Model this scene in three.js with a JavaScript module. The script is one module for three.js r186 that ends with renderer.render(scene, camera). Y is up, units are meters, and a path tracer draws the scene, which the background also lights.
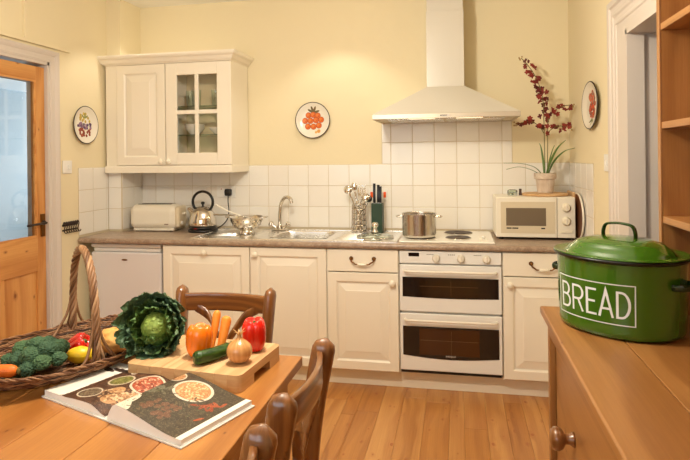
import * as THREE from 'three';
import { RoundedBoxGeometry } from 'three/addons/geometries/RoundedBoxGeometry.js';
import { mergeGeometries, toCreasedNormals, mergeVertices } from 'three/addons/utils/BufferGeometryUtils.js';
import { RectAreaLightUniformsLib } from 'three/addons/lights/RectAreaLightUniformsLib.js';

// ---------------------------------------------------------------- camera, sky, exposure
const scene = new THREE.Scene();
const camera = new THREE.PerspectiveCamera(2 * Math.atan(230 / 560) * 180 / Math.PI, 690 / 460, 0.05, 100);
camera.position.set(0, 1.41, 3.97);
camera.rotation.set(0, 11.41 * Math.PI / 180, -0.0115, 'YXZ');
camera.setViewOffset(690, 460, 0, 71.7, 690, 460);          // vertical lens shift: verticals stay upright
const renderer = new THREE.WebGLRenderer({ antialias: true });
renderer.toneMapping = THREE.LinearToneMapping;
renderer.toneMappingExposure = 0.41;
renderer.shadowMap.enabled = true;
scene.background = new THREE.Color().setRGB(0.86, 0.93, 1.0);   // overcast daylight outside
scene.backgroundIntensity = 8;
RectAreaLightUniformsLib.init();

// ---------------------------------------------------------------- helpers
const V = (x, y, z) => new THREE.Vector3(x, y, z);
let seed = 1234567;
const rnd = () => { seed |= 0; seed = seed + 0x6D2B79F5 | 0; let t = Math.imul(seed ^ seed >>> 15, 1 | seed); t = t + Math.imul(t ^ t >>> 7, 61 | t) ^ t; return ((t ^ t >>> 14) >>> 0) / 4294967296; };
const rr = (a, b) => a + (b - a) * rnd();
const clamp = (x, a, b) => Math.min(b, Math.max(a, x));
const mix = (a, b, t) => a + (b - a) * t;
const sstep = (a, b, x) => { const t = clamp((x - a) / (b - a), 0, 1); return t * t * (3 - 2 * t); };
function hash(i, j, s) { let h = Math.imul(i, 374761393) + Math.imul(j, 668265263) + Math.imul(s, 974634777) | 0; h = Math.imul(h ^ h >>> 13, 1274126177); h ^= h >>> 16; return (h >>> 0) / 4294967296; }
function vnoise(x, y, px, py, s) {                       // periodic value noise
  const xi = Math.floor(x), yi = Math.floor(y), fx = x - xi, fy = y - yi, u = fx * fx * (3 - 2 * fx), v = fy * fy * (3 - 2 * fy);
  const m = (a, n) => ((a % n) + n) % n, x0 = m(xi, px), x1 = m(xi + 1, px), y0 = m(yi, py), y1 = m(yi + 1, py);
  return mix(mix(hash(x0, y0, s), hash(x1, y0, s), u), mix(hash(x0, y1, s), hash(x1, y1, s), u), v);
}
function noise3(x, y, z, s = 7) {
  const zi = Math.floor(z), fz = z - zi, w = fz * fz * (3 - 2 * fz);
  return mix(vnoise(x, y, 4096, 4096, s + zi * 131), vnoise(x, y, 4096, 4096, s + (zi + 1) * 131), w);
}
function dataTex(w, h, fn, srgb = true) {
  const d = new Uint8Array(w * h * 4);
  for (let j = 0; j < h; j++) for (let i = 0; i < w; i++) {
    const c = fn((i + .5) / w, (j + .5) / h), k = (j * w + i) * 4;
    d[k] = clamp(c[0], 0, 255); d[k + 1] = clamp(c[1], 0, 255); d[k + 2] = clamp(c[2], 0, 255); d[k + 3] = 255;
  }
  const t = new THREE.DataTexture(d, w, h, THREE.RGBAFormat);
  t.wrapS = t.wrapT = THREE.RepeatWrapping; t.magFilter = THREE.LinearFilter; t.minFilter = THREE.LinearFilter;
  if (srgb) t.colorSpace = THREE.SRGBColorSpace;
  t.needsUpdate = true; return t;
}
function canvasTex(w, h, draw) {
  const c = document.createElement('canvas'); c.width = w; c.height = h; draw(c.getContext('2d'), w, h);
  const t = new THREE.CanvasTexture(c); t.colorSpace = THREE.SRGBColorSpace; t.magFilter = THREE.LinearFilter; return t;
}
// wood: u along the grain (1.2 m), v across (0.5 m)
function woodTex(s, light, dark, knotCol, knots, bands = 26, ksize = 1) {
  const kn = []; for (let i = 0; i < knots; i++) kn.push([hash(i, 1, s), hash(i, 2, s), (0.006 + 0.012 * hash(i, 3, s) ** 2) * ksize]);
  return dataTex(1024, 512, (u, v) => {
    const warp = vnoise(u * 3, v * 4, 3, 4, s) * 1.6 + vnoise(u * 8, v * 8, 8, 8, s + 1) * 0.35;
    let kd = 0, ring = 0;
    for (const [ku, kv, kr] of kn) {
      let du = Math.abs(u - ku), dv = Math.abs(v - kv); du = Math.min(du, 1 - du) * 1.2; dv = Math.min(dv, 1 - dv) * 0.5;
      const d = Math.hypot(du * 0.55, dv) / kr * (0.7 + 0.6 * vnoise(u * 60, v * 40, 60, 40, s + 8)); if (d < 4) { ring += Math.exp(-d * 0.9) * 1.6; kd = Math.max(kd, 1 - sstep(0.55, 1.1, d)); kd = Math.max(kd, 0.35 * (1 - sstep(1, 2.6, d))); }
    }
    const g = vnoise((v * bands + warp * 2.2 + ring * 2), u * 2, bands, 2, s + 2), g2 = vnoise(v * 150 + warp, u * 6, 150, 6, s + 3), f = vnoise(v * 256, u * 40, 256, 40, s + 4);
    const b = vnoise(u * 2, v * 5, 2, 5, s + 5);
    const t = clamp(0.55 * sstep(.25, .9, g) + 0.25 * g2 + 0.14 * f + 0.45 * (b - .4), 0, 1);
    return [0, 1, 2].map((k) => mix(mix(light[k], dark[k], t), knotCol[k], kd * 0.85));
  });
}
function boxUV(g, grain, su = 1.2, sv = 0.5) {
  g.computeBoundingBox(); const s = g.boundingBox.getSize(V(0, 0, 0)), dims = [s.x, s.y, s.z];
  const ga = grain ?? dims.indexOf(Math.max(...dims)), p = g.attributes.position, n = g.attributes.normal, uv = new Float32Array(p.count * 2), ou = rnd(), ov = rnd();
  for (let i = 0; i < p.count; i += 3) {
    const nn = [0, 0, 0]; for (let k = 0; k < 3; k++) { nn[0] += Math.abs(n.getX(i + k)); nn[1] += Math.abs(n.getY(i + k)); nn[2] += Math.abs(n.getZ(i + k)); }
    const na = nn.indexOf(Math.max(...nn));
    let ua = ga, va = [0, 1, 2].find((a) => a !== na && a !== ga); if (na === ga) { ua = [0, 1, 2].find((a) => a !== ga); va = [0, 1, 2].filter((a) => a !== ga)[1]; }
    for (let k = 0; k < 3; k++) { const c = [p.getX(i + k), p.getY(i + k), p.getZ(i + k)]; uv[(i + k) * 2] = c[ua] / (na === ga ? 0.3 : su) + ou; uv[(i + k) * 2 + 1] = c[va] / sv + ov + (na !== ga ? c[na] * 0.37 : 0); }
  }
  g.setAttribute('uv', new THREE.BufferAttribute(uv, 2)); return g;
}
const flat = (g) => { const r = g.index ? g.toNonIndexed() : g; if (!r.attributes.normal) r.computeVertexNormals(); if (!r.attributes.uv) r.setAttribute('uv', new THREE.BufferAttribute(new Float32Array(r.attributes.position.count * 2), 2)); for (const k of Object.keys(r.attributes)) if (!['position', 'normal', 'uv', 'color'].includes(k)) r.deleteAttribute(k); return r; };
const merge = (gs) => { gs = (Array.isArray(gs) ? gs.flat(9) : [gs]).map(flat); return gs.length === 1 ? gs[0] : mergeGeometries(gs); };
const used = new Map();
function numbered(n) { const k = used.get(n) ?? 0; used.set(n, k + 1); return k ? n + '_' + String(k).padStart(3, '0') : n; }
const bases = new WeakMap();
function mesh(name, gs, m, parent, grain) {
  let g = merge(gs);
  if (m.userData.wood) boxUV(g, grain, m.userData.su, m.userData.sv);
  const o = new THREE.Mesh(g, m); o.name = name; o.castShadow = o.receiveShadow = true; parent.add(o); return o;
}
function thing(name, label, category, pos = [0, 0, 0], turn = 0, group) {
  const o = new THREE.Group(); o.name = numbered(name); scene.add(o); o.position.set(...pos); o.rotation.y = turn;
  o.userData = { label, category }; if (group) o.userData.group = group;
  bases.set(o, pos); return o;
}
const part = (t, name, gs, m, grain) => mesh(name, gs, m, t, grain);               // geometry given in the parent's own space
function wpart(t, name, gs, m, grain) {                                            // geometry given in room coordinates (parent unturned)
  const g = merge(gs); if (m.userData.wood) boxUV(g, grain, m.userData.su, m.userData.sv);
  const [x, y, z] = bases.get(t); g.translate(-x, -y, -z);
  const o = new THREE.Mesh(g, m); o.name = name; o.castShadow = o.receiveShadow = true; t.add(o); bases.set(o, [x, y, z]); return o;
}
function single(name, label, category, gs, m, pos = [0, 0, 0], turn = 0, group, grain) {
  const o = mesh(numbered(name), gs, m, scene, grain); o.position.set(...pos); o.rotation.y = turn; o.userData = { label, category }; if (group) o.userData.group = group; bases.set(o, pos); return o;
}
function struct(name, gs, m, label, category, grain) { const o = mesh(name, gs, m, scene, grain); o.userData = { kind: 'structure', label, category }; bases.set(o, [0, 0, 0]); return o; }
function dup(o, pos, turn, label, group) {
  const r = o.clone(); r.name = numbered(o.name.replace(/_\d{3}$/, '')); scene.add(r); r.position.set(...pos); if (turn !== undefined) r.rotation.y = turn;
  r.userData = { ...o.userData, label: label ?? o.userData.label }; if (group) r.userData.group = group; bases.set(r, pos); return r;
}
// geometries
function bx(x0, x1, y0, y1, z0, z1, r = 0) {
  const w = Math.abs(x1 - x0), h = Math.abs(y1 - y0), d = Math.abs(z1 - z0);
  const g = r > 0 ? new RoundedBoxGeometry(w, h, d, 2, Math.min(r, w * .49, h * .49, d * .49)) : new THREE.BoxGeometry(w, h, d);
  return g.translate((x0 + x1) / 2, (y0 + y1) / 2, (z0 + z1) / 2);
}
const lathe = (pts, seg = 32) => new THREE.LatheGeometry(pts.map(([r, y]) => new THREE.Vector2(r, y)), seg);
const cyl = (r0, r1, h, seg = 20) => new THREE.CylinderGeometry(r1, r0, h, seg).translate(0, h / 2, 0);
const sph = (r, sx = 1, sy = 1, sz = 1, a = 20, b = 14) => new THREE.SphereGeometry(r, a, b).scale(sx, sy, sz);
const curve = (pts, closed = false) => new THREE.CatmullRomCurve3(pts.map((p) => p.isVector3 ? p : V(...p)), closed);
const tube = (pts, r, seg = 24, rad = 8, closed = false) => new THREE.TubeGeometry(curve(pts, closed), seg, r, rad, closed);
const rod = (a, b, r, seg = 8) => { const A = V(...a), B = V(...b), g = new THREE.CylinderGeometry(r, r, A.distanceTo(B), seg); g.applyQuaternion(new THREE.Quaternion().setFromUnitVectors(V(0, 1, 0), B.clone().sub(A).normalize())); return g.translate((A.x + B.x) / 2, (A.y + B.y) / 2, (A.z + B.z) / 2); };
const orient = (g, dir, at = [0, 0, 0]) => { g.applyQuaternion(new THREE.Quaternion().setFromUnitVectors(V(0, 1, 0), V(...dir).normalize())); return g.translate(...at); };
// sweep of a superellipse section along a curve; size(t) = [half across side, half across the other way]; side = fixed direction of the first half width
function sweep(pts, size, side, seg = 24, rad = 14, pow = 2, caps = true) {
  const c = curve(pts), P = [], N = seg, pos = [], idx = [], uv = [];
  for (let i = 0; i <= N; i++) P.push([c.getPointAt(i / N), c.getTangentAt(i / N), i / N]);
  let len = c.getLength();
  for (const [p, t, k] of P) {
    const b = V(...side).addScaledVector(t, -V(...side).dot(t)).normalize(), n = V(0, 0, 0).crossVectors(t, b), [a, d] = size(k);
    for (let j = 0; j <= rad; j++) {
      const th = j / rad * 2 * Math.PI, cs = Math.cos(th), sn = Math.sin(th), x = Math.sign(cs) * Math.abs(cs) ** (2 / pow) * a, y = Math.sign(sn) * Math.abs(sn) ** (2 / pow) * d;
      const q = p.clone().addScaledVector(b, x).addScaledVector(n, y); pos.push(q.x, q.y, q.z); uv.push(k * len, j / rad);
    }
  }
  const R = rad + 1;
  for (let i = 0; i < N; i++) for (let j = 0; j < rad; j++) { const a = i * R + j; idx.push(a, a + 1, a + R, a + 1, a + R + 1, a + R); }
  if (caps) for (const [i, s] of [[0, 1], [N, -1]]) { const c0 = pos.length / 3; pos.push(P[i][0].x, P[i][0].y, P[i][0].z); uv.push(0, 0); for (let j = 0; j < rad; j++) { const a = i * R + j; s > 0 ? idx.push(c0, a + 1, a) : idx.push(c0, a, a + 1); } }
  const g = new THREE.BufferGeometry(); g.setAttribute('position', new THREE.Float32BufferAttribute(pos, 3)); g.setAttribute('uv', new THREE.Float32BufferAttribute(uv, 2)); g.setIndex(idx);
  return toCreasedNormals(g, 0.9);
}
// parametric patch fn(u, v) -> Vector3
function patch(fn, nu, nv, crease) {
  const pos = [], uv = [], idx = [];
  for (let i = 0; i <= nu; i++) for (let j = 0; j <= nv; j++) { const p = fn(i / nu, j / nv); pos.push(p.x, p.y, p.z); uv.push(i / nu, j / nv); }
  for (let i = 0; i < nu; i++) for (let j = 0; j < nv; j++) { const a = i * (nv + 1) + j, b = a + nv + 1; idx.push(a, b, a + 1, a + 1, b, b + 1); }
  const g = new THREE.BufferGeometry(); g.setAttribute('position', new THREE.Float32BufferAttribute(pos, 3)); g.setAttribute('uv', new THREE.Float32BufferAttribute(uv, 2)); g.setIndex(idx);
  if (crease) return toCreasedNormals(g, crease);
  g.computeVertexNormals(); return g;
}
// concentric rectangle rings [inset, height]: bevelled slabs, raised panels, tiles. Lies in xy, rises to +z, lower left corner at (0,0)
function rings(w, h, prof, cap = true) {
  const pos = [], q = (a, b, c, d) => pos.push(...a, ...b, ...c, ...a, ...c, ...d);
  const rect = ([i, z]) => [[i, i, z], [w - i, i, z], [w - i, h - i, z], [i, h - i, z]];
  for (let k = 0; k + 1 < prof.length; k++) { const A = rect(prof[k]), B = rect(prof[k + 1]); for (let s = 0; s < 4; s++) { const t = (s + 1) % 4; q(A[s], A[t], B[t], B[s]); } }
  if (cap) { const C = rect(prof[prof.length - 1]); q(C[0], C[1], C[2], C[3]); }
  const g = new THREE.BufferGeometry(); g.setAttribute('position', new THREE.Float32BufferAttribute(pos, 3)); g.computeVertexNormals(); return flat(g);
}
// moulding: 2-D path with mitred corners, profile [[out, height], ...], map(p, q, h) -> [x, y, z]
function moulding(path, prof, map, closedProfile = true) {
  const n = path.length, off = [], pos = [];
  for (let i = 0; i < n; i++) {
    const d0 = i ? norm2(path[i], path[i - 1]) : null, d1 = i < n - 1 ? norm2(path[i + 1], path[i]) : null, a = d0 ?? d1, b = d1 ?? d0;
    const na = [a[1], -a[0]], nb = [b[1], -b[0]], m = [na[0] + nb[0], na[1] + nb[1]], l = 2 / (m[0] ** 2 + m[1] ** 2); off.push([m[0] * l, m[1] * l]);
  }
  const P = (i, k) => map(path[i][0] + off[i][0] * prof[k][0], path[i][1] + off[i][1] * prof[k][0], prof[k][1]);
  const K = prof.length, q = (a, b, c, d) => pos.push(...a, ...b, ...c, ...a, ...c, ...d);
  for (let i = 0; i + 1 < n; i++) for (let k = 0; k < (closedProfile ? K : K - 1); k++) { const k2 = (k + 1) % K; q(P(i, k), P(i + 1, k), P(i + 1, k2), P(i, k2)); }
  for (const i of [0, n - 1]) { const c = [0, 1, 2].map((a) => prof.reduce((s, _, k) => s + P(i, k)[a], 0) / K); for (let k = 0; k < K; k++) pos.push(...c, ...P(i, k), ...P(i, (k + 1) % K)); }
  const g = new THREE.BufferGeometry(); g.setAttribute('position', new THREE.Float32BufferAttribute(pos, 3)); g.computeVertexNormals(); return flat(g);
}
function norm2(a, b) { const x = a[0] - b[0], y = a[1] - b[1], l = Math.hypot(x, y); return [x / l, y / l]; }
function extr(pts, depth, bevel = 0, map) {
  const s = new THREE.Shape(pts.map(([x, y]) => new THREE.Vector2(x, y)));
  return new THREE.ExtrudeGeometry(s, { depth, bevelEnabled: bevel > 0, bevelSize: bevel, bevelThickness: bevel, bevelSegments: 2, curveSegments: 16 });
}

// ---------------------------------------------------------------- materials
const srgb = (r, g, b) => new THREE.Color().setRGB(r / 255, g / 255, b / 255, THREE.SRGBColorSpace);
const std = (c, roughness = 0.6, o = {}) => new THREE.MeshPhysicalMaterial({ color: Array.isArray(c) ? srgb(...c) : c, roughness, side: THREE.DoubleSide, ...o });
const wood = (tex, roughness, o = {}, su = 1.2, sv = 0.5) => { const m = std([255, 255, 255], roughness, { map: tex, ...o }); m.userData = { wood: true, su, sv }; return m; };
const plasterBump = dataTex(512, 512, (u, v) => { const n = 128 + 70 * (vnoise(u * 90, v * 90, 90, 90, 5) - .5) + 90 * (vnoise(u * 20, v * 20, 20, 20, 6) - .5); return [n, n, n]; }, false);
const M = {};
M.wall = std([233, 219, 183], 0.85, { bumpMap: plasterBump, bumpScale: 0.0008 }); M.wall.userData = { wood: true, su: 1, sv: 1 };
M.ceiling = std([240, 236, 226], 0.9);
M.tile = [[238, 233, 223], [237, 231, 221], [239, 235, 226]].map((c) => std(c, 0.16));
M.grout = std([205, 190, 160], 0.9);
M.cream = std([242, 233, 214], 0.42, { clearcoat: 0.25, clearcoatRoughness: 0.35 });
M.creamIn = std([236, 214, 168], 0.6);
M.whitePaint = std([212, 201, 190], 0.4);
M.white = std([236, 233, 226], 0.3);
M.enamel = std([240, 234, 220], 0.12);
M.plastic = std([234, 226, 208], 0.35);
M.knob = std([242, 234, 214], 0.2);
M.brass = std([128, 86, 42], 0.35, { metalness: 1 });
M.steel = std([200, 196, 188], 0.18, { metalness: 1 });
M.steelBrushed = std([244, 242, 237], 0.22, { metalness: 1 });
M.chrome = std([225, 220, 212], 0.06, { metalness: 1 });
M.black = std([18, 16, 15], 0.3);
M.blackRough = std([24, 21, 19], 0.6);
M.iron = std([52, 38, 28], 0.55);
M.darkGlass = std([16, 10, 6], 0.07, { clearcoat: 1, clearcoatRoughness: 0.03 });
M.glass = std([255, 255, 255], 0.02, { transmission: 1, thickness: 0, ior: 1.5 });
M.glassSolid = std([240, 250, 245], 0.02, { transmission: 1, thickness: 0.01, ior: 1.45 });
const tPine = woodTex(11, [220, 162, 94], [186, 120, 58], [120, 62, 26], 7, 22, .55), tPine2 = woodTex(23, [176, 124, 70], [140, 90, 44], [110, 60, 26], 6, 16, .4);
const tTable = woodTex(37, [194, 134, 70], [158, 98, 44], [110, 56, 22], 7, 14, .5), tChair = woodTex(41, [140, 88, 42], [92, 52, 24], [60, 30, 12], 0, 30);
const tFloor = [51, 52, 53].map((s, i) => woodTex(s, [[202, 146, 82], [192, 133, 70], [206, 152, 90]][i], [[162, 103, 50], [152, 93, 43], [172, 112, 57]][i], [158, 86, 40], 18, 20, 0.55));
const tBoard = woodTex(61, [220, 182, 134], [186, 142, 94], [150, 90, 40], 0, 40), tDark = woodTex(67, [120, 70, 36], [84, 44, 20], [50, 24, 10], 0, 20);
M.door = wood(tPine, 0.45); M.dresser = wood(tPine2, 0.38, { clearcoat: 0.2, clearcoatRoughness: 0.3 }); M.table = wood(tTable, 0.32, { clearcoat: 0.3, clearcoatRoughness: 0.25 });
M.chair = wood(tChair, 0.3, { clearcoat: 0.8, clearcoatRoughness: 0.08 }); M.floor = tFloor.map((t) => wood(t, 0.34)); M.board = wood(tBoard, 0.55); M.darkWood = wood(tDark, 0.5);
const tLam = dataTex(512, 512, (u, v) => {
  const a = vnoise(u * 16, v * 16, 16, 16, 71), b = vnoise(u * 60, v * 60, 60, 60, 72), c = vnoise(u * 160, v * 160, 160, 160, 73), t = clamp(0.35 * a + 0.4 * b + 0.35 * c - .05, 0, 1);
  return [mix(196, 122, t), mix(174, 98, t), mix(150, 80, t)];
});
M.laminate = wood(tLam, 0.3, {}, 0.4, 0.4);
M.print = std([95, 90, 85], .6);
// ---------------------------------------------------------------- the room
const XL = -2.53, XR = 0.732, XR2 = 0.80, ZN = 4.65, HC = 2.6, CT = 0.893, T = 0.15;
// floor planks run towards the sink wall
const floor = struct('floor', bx(XL - T, XR2 + T + 1.2, -0.12, -0.012, -T, ZN + T), M.blackRough, 'golden oak plank floor of the kitchen', 'floor');
{
  let pw = 0.125, i = 0;
  for (let x = XL; x < XR2; x += pw, i++) { pw = rr(.075, .14);
    let z = 0.3 - rr(0, 1.1);
    while (z < ZN) {
      const z1 = Math.min(z + 1.25, ZN), z0 = Math.max(z, 0.3), x1 = Math.min(x + pw, XR2);
      if (z1 - z0 > 0.05) { const g = rings(x1 - x, z1 - z0, [[0.0004, -0.012], [0.0003, -0.0009], [0.001, 0]]); g.rotateX(-Math.PI / 2); g.translate(x, 0, z1); mesh('plank', g, M.floor[Math.floor(rnd() * 3)], floor, 2); }
      z += 1.25;
    }
  }
}
struct('ceiling', bx(XL - T, XR2 + T, HC, HC + 0.1, -T, ZN + T), M.ceiling, 'plain off white ceiling above the kitchen', 'ceiling');
const wallBack = struct('wall_back', bx(XL - T, XR2 + T, -0.12, HC, -T, 0), M.wall, 'pale yellow back wall behind sink and cooker', 'wall');
// left wall: door opening z 0.885..1.645, y 0..2.015; boxed-in corner pipe casing
const D1 = [0.868, 1.66, 2.035];
const wallLeft = struct('wall_left', [bx(XL - T, XL, -0.12, HC, 0, D1[0]), bx(XL - T, XL, D1[2], HC, D1[0], D1[1]), bx(XL - T, XL, -0.12, HC, D1[1], ZN), bx(XL, -2.418, 0, HC, 0, 0.27)], M.wall, 'pale yellow left wall with the pine door', 'wall');
// right wall: door opening z 1.30..2.06, y 0..1.955; wall steps back beside the dresser
const D2 = [1.335, 2.06, 1.955];
struct('wall_right', [bx(XR, XR + T, -0.12, HC, 0, D2[0]), bx(XR, XR + T, D2[2], HC, D2[0], 1.985), bx(XR2, XR2 + T, D2[2], HC, 1.985, D2[1]), bx(XR2, XR2 + T, -0.12, HC, D2[1], ZN)], M.wall, 'pale yellow right wall with white doorway', 'wall');
// wall behind the camera with a window
const W1 = [-2.1, -0.3, 0.95, 2.25];
struct('wall_front', [bx(XL - T, W1[0], -0.12, HC, ZN, ZN + T), bx(W1[1], XR2 + T, -0.12, HC, ZN, ZN + T), bx(W1[0], W1[1], -0.12, W1[2], ZN, ZN + T), bx(W1[0], W1[1], W1[3], HC, ZN, ZN + T)], M.wall, 'pale yellow wall with the window, opposite the sink', 'wall');
{
  const w = struct('window_1', [bx(W1[0], W1[1], W1[2], W1[2] + 0.05, ZN + .03, ZN + .09), bx(W1[0], W1[1], W1[3] - 0.05, W1[3], ZN + .03, ZN + .09), ...[W1[0], (W1[0] + W1[1]) / 2 - .025, W1[1] - 0.05].map((x) => bx(x, x + 0.05, W1[2] + .05, W1[3] - .05, ZN + .03, ZN + .09))], M.whitePaint, 'white framed window opposite the sink', 'window');
  for (const k of [0, 1]) { const x = mix(W1[0], W1[1], k / 2); mesh('pane', bx(x + .05, x + .875, W1[2] + .05, W1[3] - .05, ZN + .055, ZN + .06), M.glass, w); }
}
// hall behind the right doorway
struct('wall_hall', [bx(XR2 + T + 1.1, XR2 + T + 1.2, -0.12, HC, 0.2, 3.2), bx(XR + T, XR2 + T + 1.2, -0.12, HC, 0.1, 0.2), bx(XR + T, XR2 + T + 1.2, -0.12, HC, 3.2, 3.3), bx(XR + T, XR2 + T + 1.2, HC, HC + .1, 0.1, 3.3)], M.wall, 'dim hall walls seen through the right doorway', 'wall');

// tiles: 0.1526 m pitch. tileField(parent, origin, u, list of column edges, list of row edges, clip)
function tile(parent, w, h, place) { const g = rings(w - 0.003, h - 0.003, [[0, 0.0005], [0, 0.0045], [0.0025, 0.006]]); place(g); mesh('tile', g, M.tile[Math.floor(rnd() * 3)], parent); }
const pitch = 0.1526, cols = []; for (let k = -14; k < 9; k++) cols.push(-0.467 + k * pitch);
const rows = [0.9075, 1.06, 1.2125, 1.365, 1.5175, 1.67];
mesh('grout', [bx(-2.418, XR, 0.88, 1.366, 0, 0.0035), bx(-0.533, 0.363, 1.366, 1.672, 0, 0.0035)], M.grout, wallBack);
for (let c = 0; c < cols.length; c++) {
  const a = Math.max(cols[c], -2.418), b = Math.min(cols[c] + pitch, XR); if (b - a < 0.02) continue;
  for (let r = 0; r < 3; r++) tile(wallBack, b - a, rows[r + 1] - rows[r], (g) => g.translate(a + .0015, rows[r] + .0015, 0));
  const a2 = Math.max(a, -0.531), b2 = Math.min(b, 0.362); if (b2 - a2 < 0.02) continue;
  for (let r = 3; r < 5; r++) tile(wallBack, b2 - a2, rows[r + 1] - rows[r], (g) => g.translate(a2 + .0015, rows[r] + .0015, 0));
}
mesh('grout', [bx(XL, -2.418, 0.88, 1.366, 0.27, 0.2735), bx(-2.418, -2.4145, 0.88, 1.366, 0.004, 0.2735), bx(XL, XL + .0035, 0.88, 1.366, 0.274, 0.602)], M.grout, wallLeft);
for (let r = 0; r < 3; r++) {
  const h = rows[r + 1] - rows[r], y = rows[r] + .0015;
  tile(wallLeft, 0.105, h, (g) => g.translate(XL + .0065, y, 0.27));
  for (const [z0, z1] of [[0.008, 0.118], [0.118, 0.27]]) tile(wallLeft, z1 - z0, h, (g) => { g.rotateY(Math.PI / 2); g.translate(-2.418, y, z1 - .0015); });
  for (const [z0, z1] of [[0.277, 0.297], [0.297, 0.4495], [0.4495, 0.602]]) tile(wallLeft, z1 - z0, h, (g) => { g.rotateY(Math.PI / 2); g.translate(XL, y, z1 - .0015); });
}
{
  const wr = scene.getObjectByName('wall_right');
  mesh('grout', bx(XR - .0035, XR, 0.88, 1.366, 0.007, 0.68), M.grout, wr);
  for (let r = 0; r < 3; r++) for (const [z0, z1] of [[0.008, 0.0695], [0.0695, 0.222], [0.222, 0.3746], [0.3746, 0.5272], [0.5272, 0.68]]) tile(wr, z1 - z0, rows[r + 1] - rows[r], (g) => { g.rotateY(-Math.PI / 2); g.translate(XR, rows[r] + .0015, z0 + .0015); });
}
// architraves
const arch = (w) => [[0, 0], [0, 0.012], [0.012, 0.016], [0.02, 0.013], [w * .55, 0.015], [w * .62, 0.02], [w * .8, 0.028], [w * .9, 0.03], [w, 0.026], [w, 0]];
{
  const w = 0.075, p = [[D1[1], -0.01], [D1[1], D1[2]], [D1[0], D1[2]], [D1[0], -0.01]].reverse();
  const g = moulding(p.map(([z, y]) => [z, y]).reverse(), arch(w), (z, y, h) => [XL + h * .7, y, z]);
  struct('trim_1', [g, bx(XL - T, XL + .004, -0.01, D1[2], D1[0] - .0005, D1[0] + 0.018), bx(XL - T, XL + .004, -0.01, D1[2], D1[1] - .018, D1[1] + .0005), bx(XL - T, XL + .004, D1[2] - .018, D1[2] + .0005, D1[0], D1[1])], M.whitePaint, 'white painted frame around the pine door', 'door frame');
}
{
  const w = 0.145, zi = 1.225, yi = 1.985;
  const g = moulding([[2.06, yi], [zi, yi], [zi, -0.01]], [[0, 0], [0, 0.012], [0.018, 0.012], [0.024, 0.017], [0.034, 0.017], [0.04, 0.012], [0.062, 0.012], [0.07, 0.018], [0.088, 0.019], [0.096, 0.014], [0.112, 0.014], [0.12, 0.022], [0.145, 0.024], [0.145, 0]], (z, y, h) => [XR - h, y, z]);
  struct('trim_2', [g, bx(XR - .012, XR + .001, -0.01, yi + .001, zi, D2[0] + .001), bx(XR - .012, XR + .001, D2[2] - .001, yi + .001, D2[0], 1.985), bx(XR - .012, 0.79, -0.01, D2[2], D2[0], D2[0] + .02), bx(0.79, XR + T, -0.01, D2[2], D2[0], D2[0] + .004), bx(XR - .012, XR + T, D2[2] - .02, D2[2], D2[0], D2[1]), bx(XR2, XR2 + T, -0.01, D2[2], D2[1] - .02, D2[1])], M.whitePaint, 'wide white moulded frame of the right doorway', 'door frame');
}
{ // door leaf standing open into the hall, hinge on the far jamb
  const d = thing('door_2', 'white painted door standing open beyond the right doorway', 'door', [XR + T + .02, 0, D2[0] + .055]); d.userData.kind = 'structure';
  wpart(d, 'leaf', bx(XR + T + .012, XR + T + .74, 0.006, 1.93, D2[0] + .035, D2[0] + .075, 0.003), M.whitePaint);
  for (const y of [0.25, 1.28, 1.75]) wpart(d, 'hinge', [orient(cyl(0.008, 0.008, 0.09, 10), [0, 1, 0], [XR + T + .004, y, D2[0] + .055]), bx(XR + T + .002, XR + T + .03, y, y + .09, D2[0] + .0745, D2[0] + .077)], M.iron);
}
// pine door with glazed upper half
{
  const x0 = XL - 0.06, x1 = XL - 0.018, z0 = D1[0] + 0.02, z1 = D1[1] - 0.02, st = 0.07, zg0 = z0 + st, zg1 = z1 - st, top = 2.0;
  const d = thing('door_1', 'varnished pine door with large glass pane, beside the light switch', 'door', [XL - 0.04, 0, (z0 + z1) / 2]); d.userData.kind = 'structure';
  for (const [a, b] of [[z0, zg0], [zg1, z1]]) wpart(d, 'stile', bx(x0, x1, 0.008, top, a, b, 0.003), M.door, 1);
  for (const [a, b] of [[1.915, top], [0.735, 0.945], [0.008, 0.2]]) wpart(d, 'rail', bx(x0, x1, a, b, zg0, zg1, 0.003), M.door, 2);
  wpart(d, 'muntin', bx(x0, x1, 0.2, 0.735, (zg0 + zg1) / 2 - .045, (zg0 + zg1) / 2 + .045, 0.003), M.door, 1);
  const zm = (zg0 + zg1) / 2;
  for (const [a, b] of [[zg0, zm - .045], [zm + .045, zg1]]) wpart(d, 'panel', bx(x0 + .012, x1 - .014, 0.2, 0.735, a, b), M.door, 1);
  wpart(d, 'bead', [bx(x1 - .016, x1 - .004, 0.945, 0.957, zg0, zg1), bx(x1 - .016, x1 - .004, 1.903, 1.915, zg0, zg1), bx(x1 - .016, x1 - .004, 0.957, 1.903, zg0, zg0 + .012), bx(x1 - .016, x1 - .004, 0.957, 1.903, zg1 - .012, zg1)], M.door, 2);
  wpart(d, 'pane', bx(x0 + .018, x0 + .023, 0.945, 1.915, zg0, zg1), M.glass);
  const h = wpart(d, 'lock_plate', bx(x1, x1 + .008, 0.945, 1.085, z0 + .014, z0 + .048, 0.002), M.brass);
  const hh = wpart(d, 'lever_handle', [tube([[x1 + .006, 1.03, z0 + .03], [x1 + .03, 1.03, z0 + .03], [x1 + .034, 1.03, z0 + .045], [x1 + .034, 1.028, z0 + .19]], 0.0075, 20, 8), orient(cyl(0.016, 0.014, 0.01, 14), [1, 0, 0], [x1 + .006, 1.03, z0 + .03])], M.iron);
}
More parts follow.
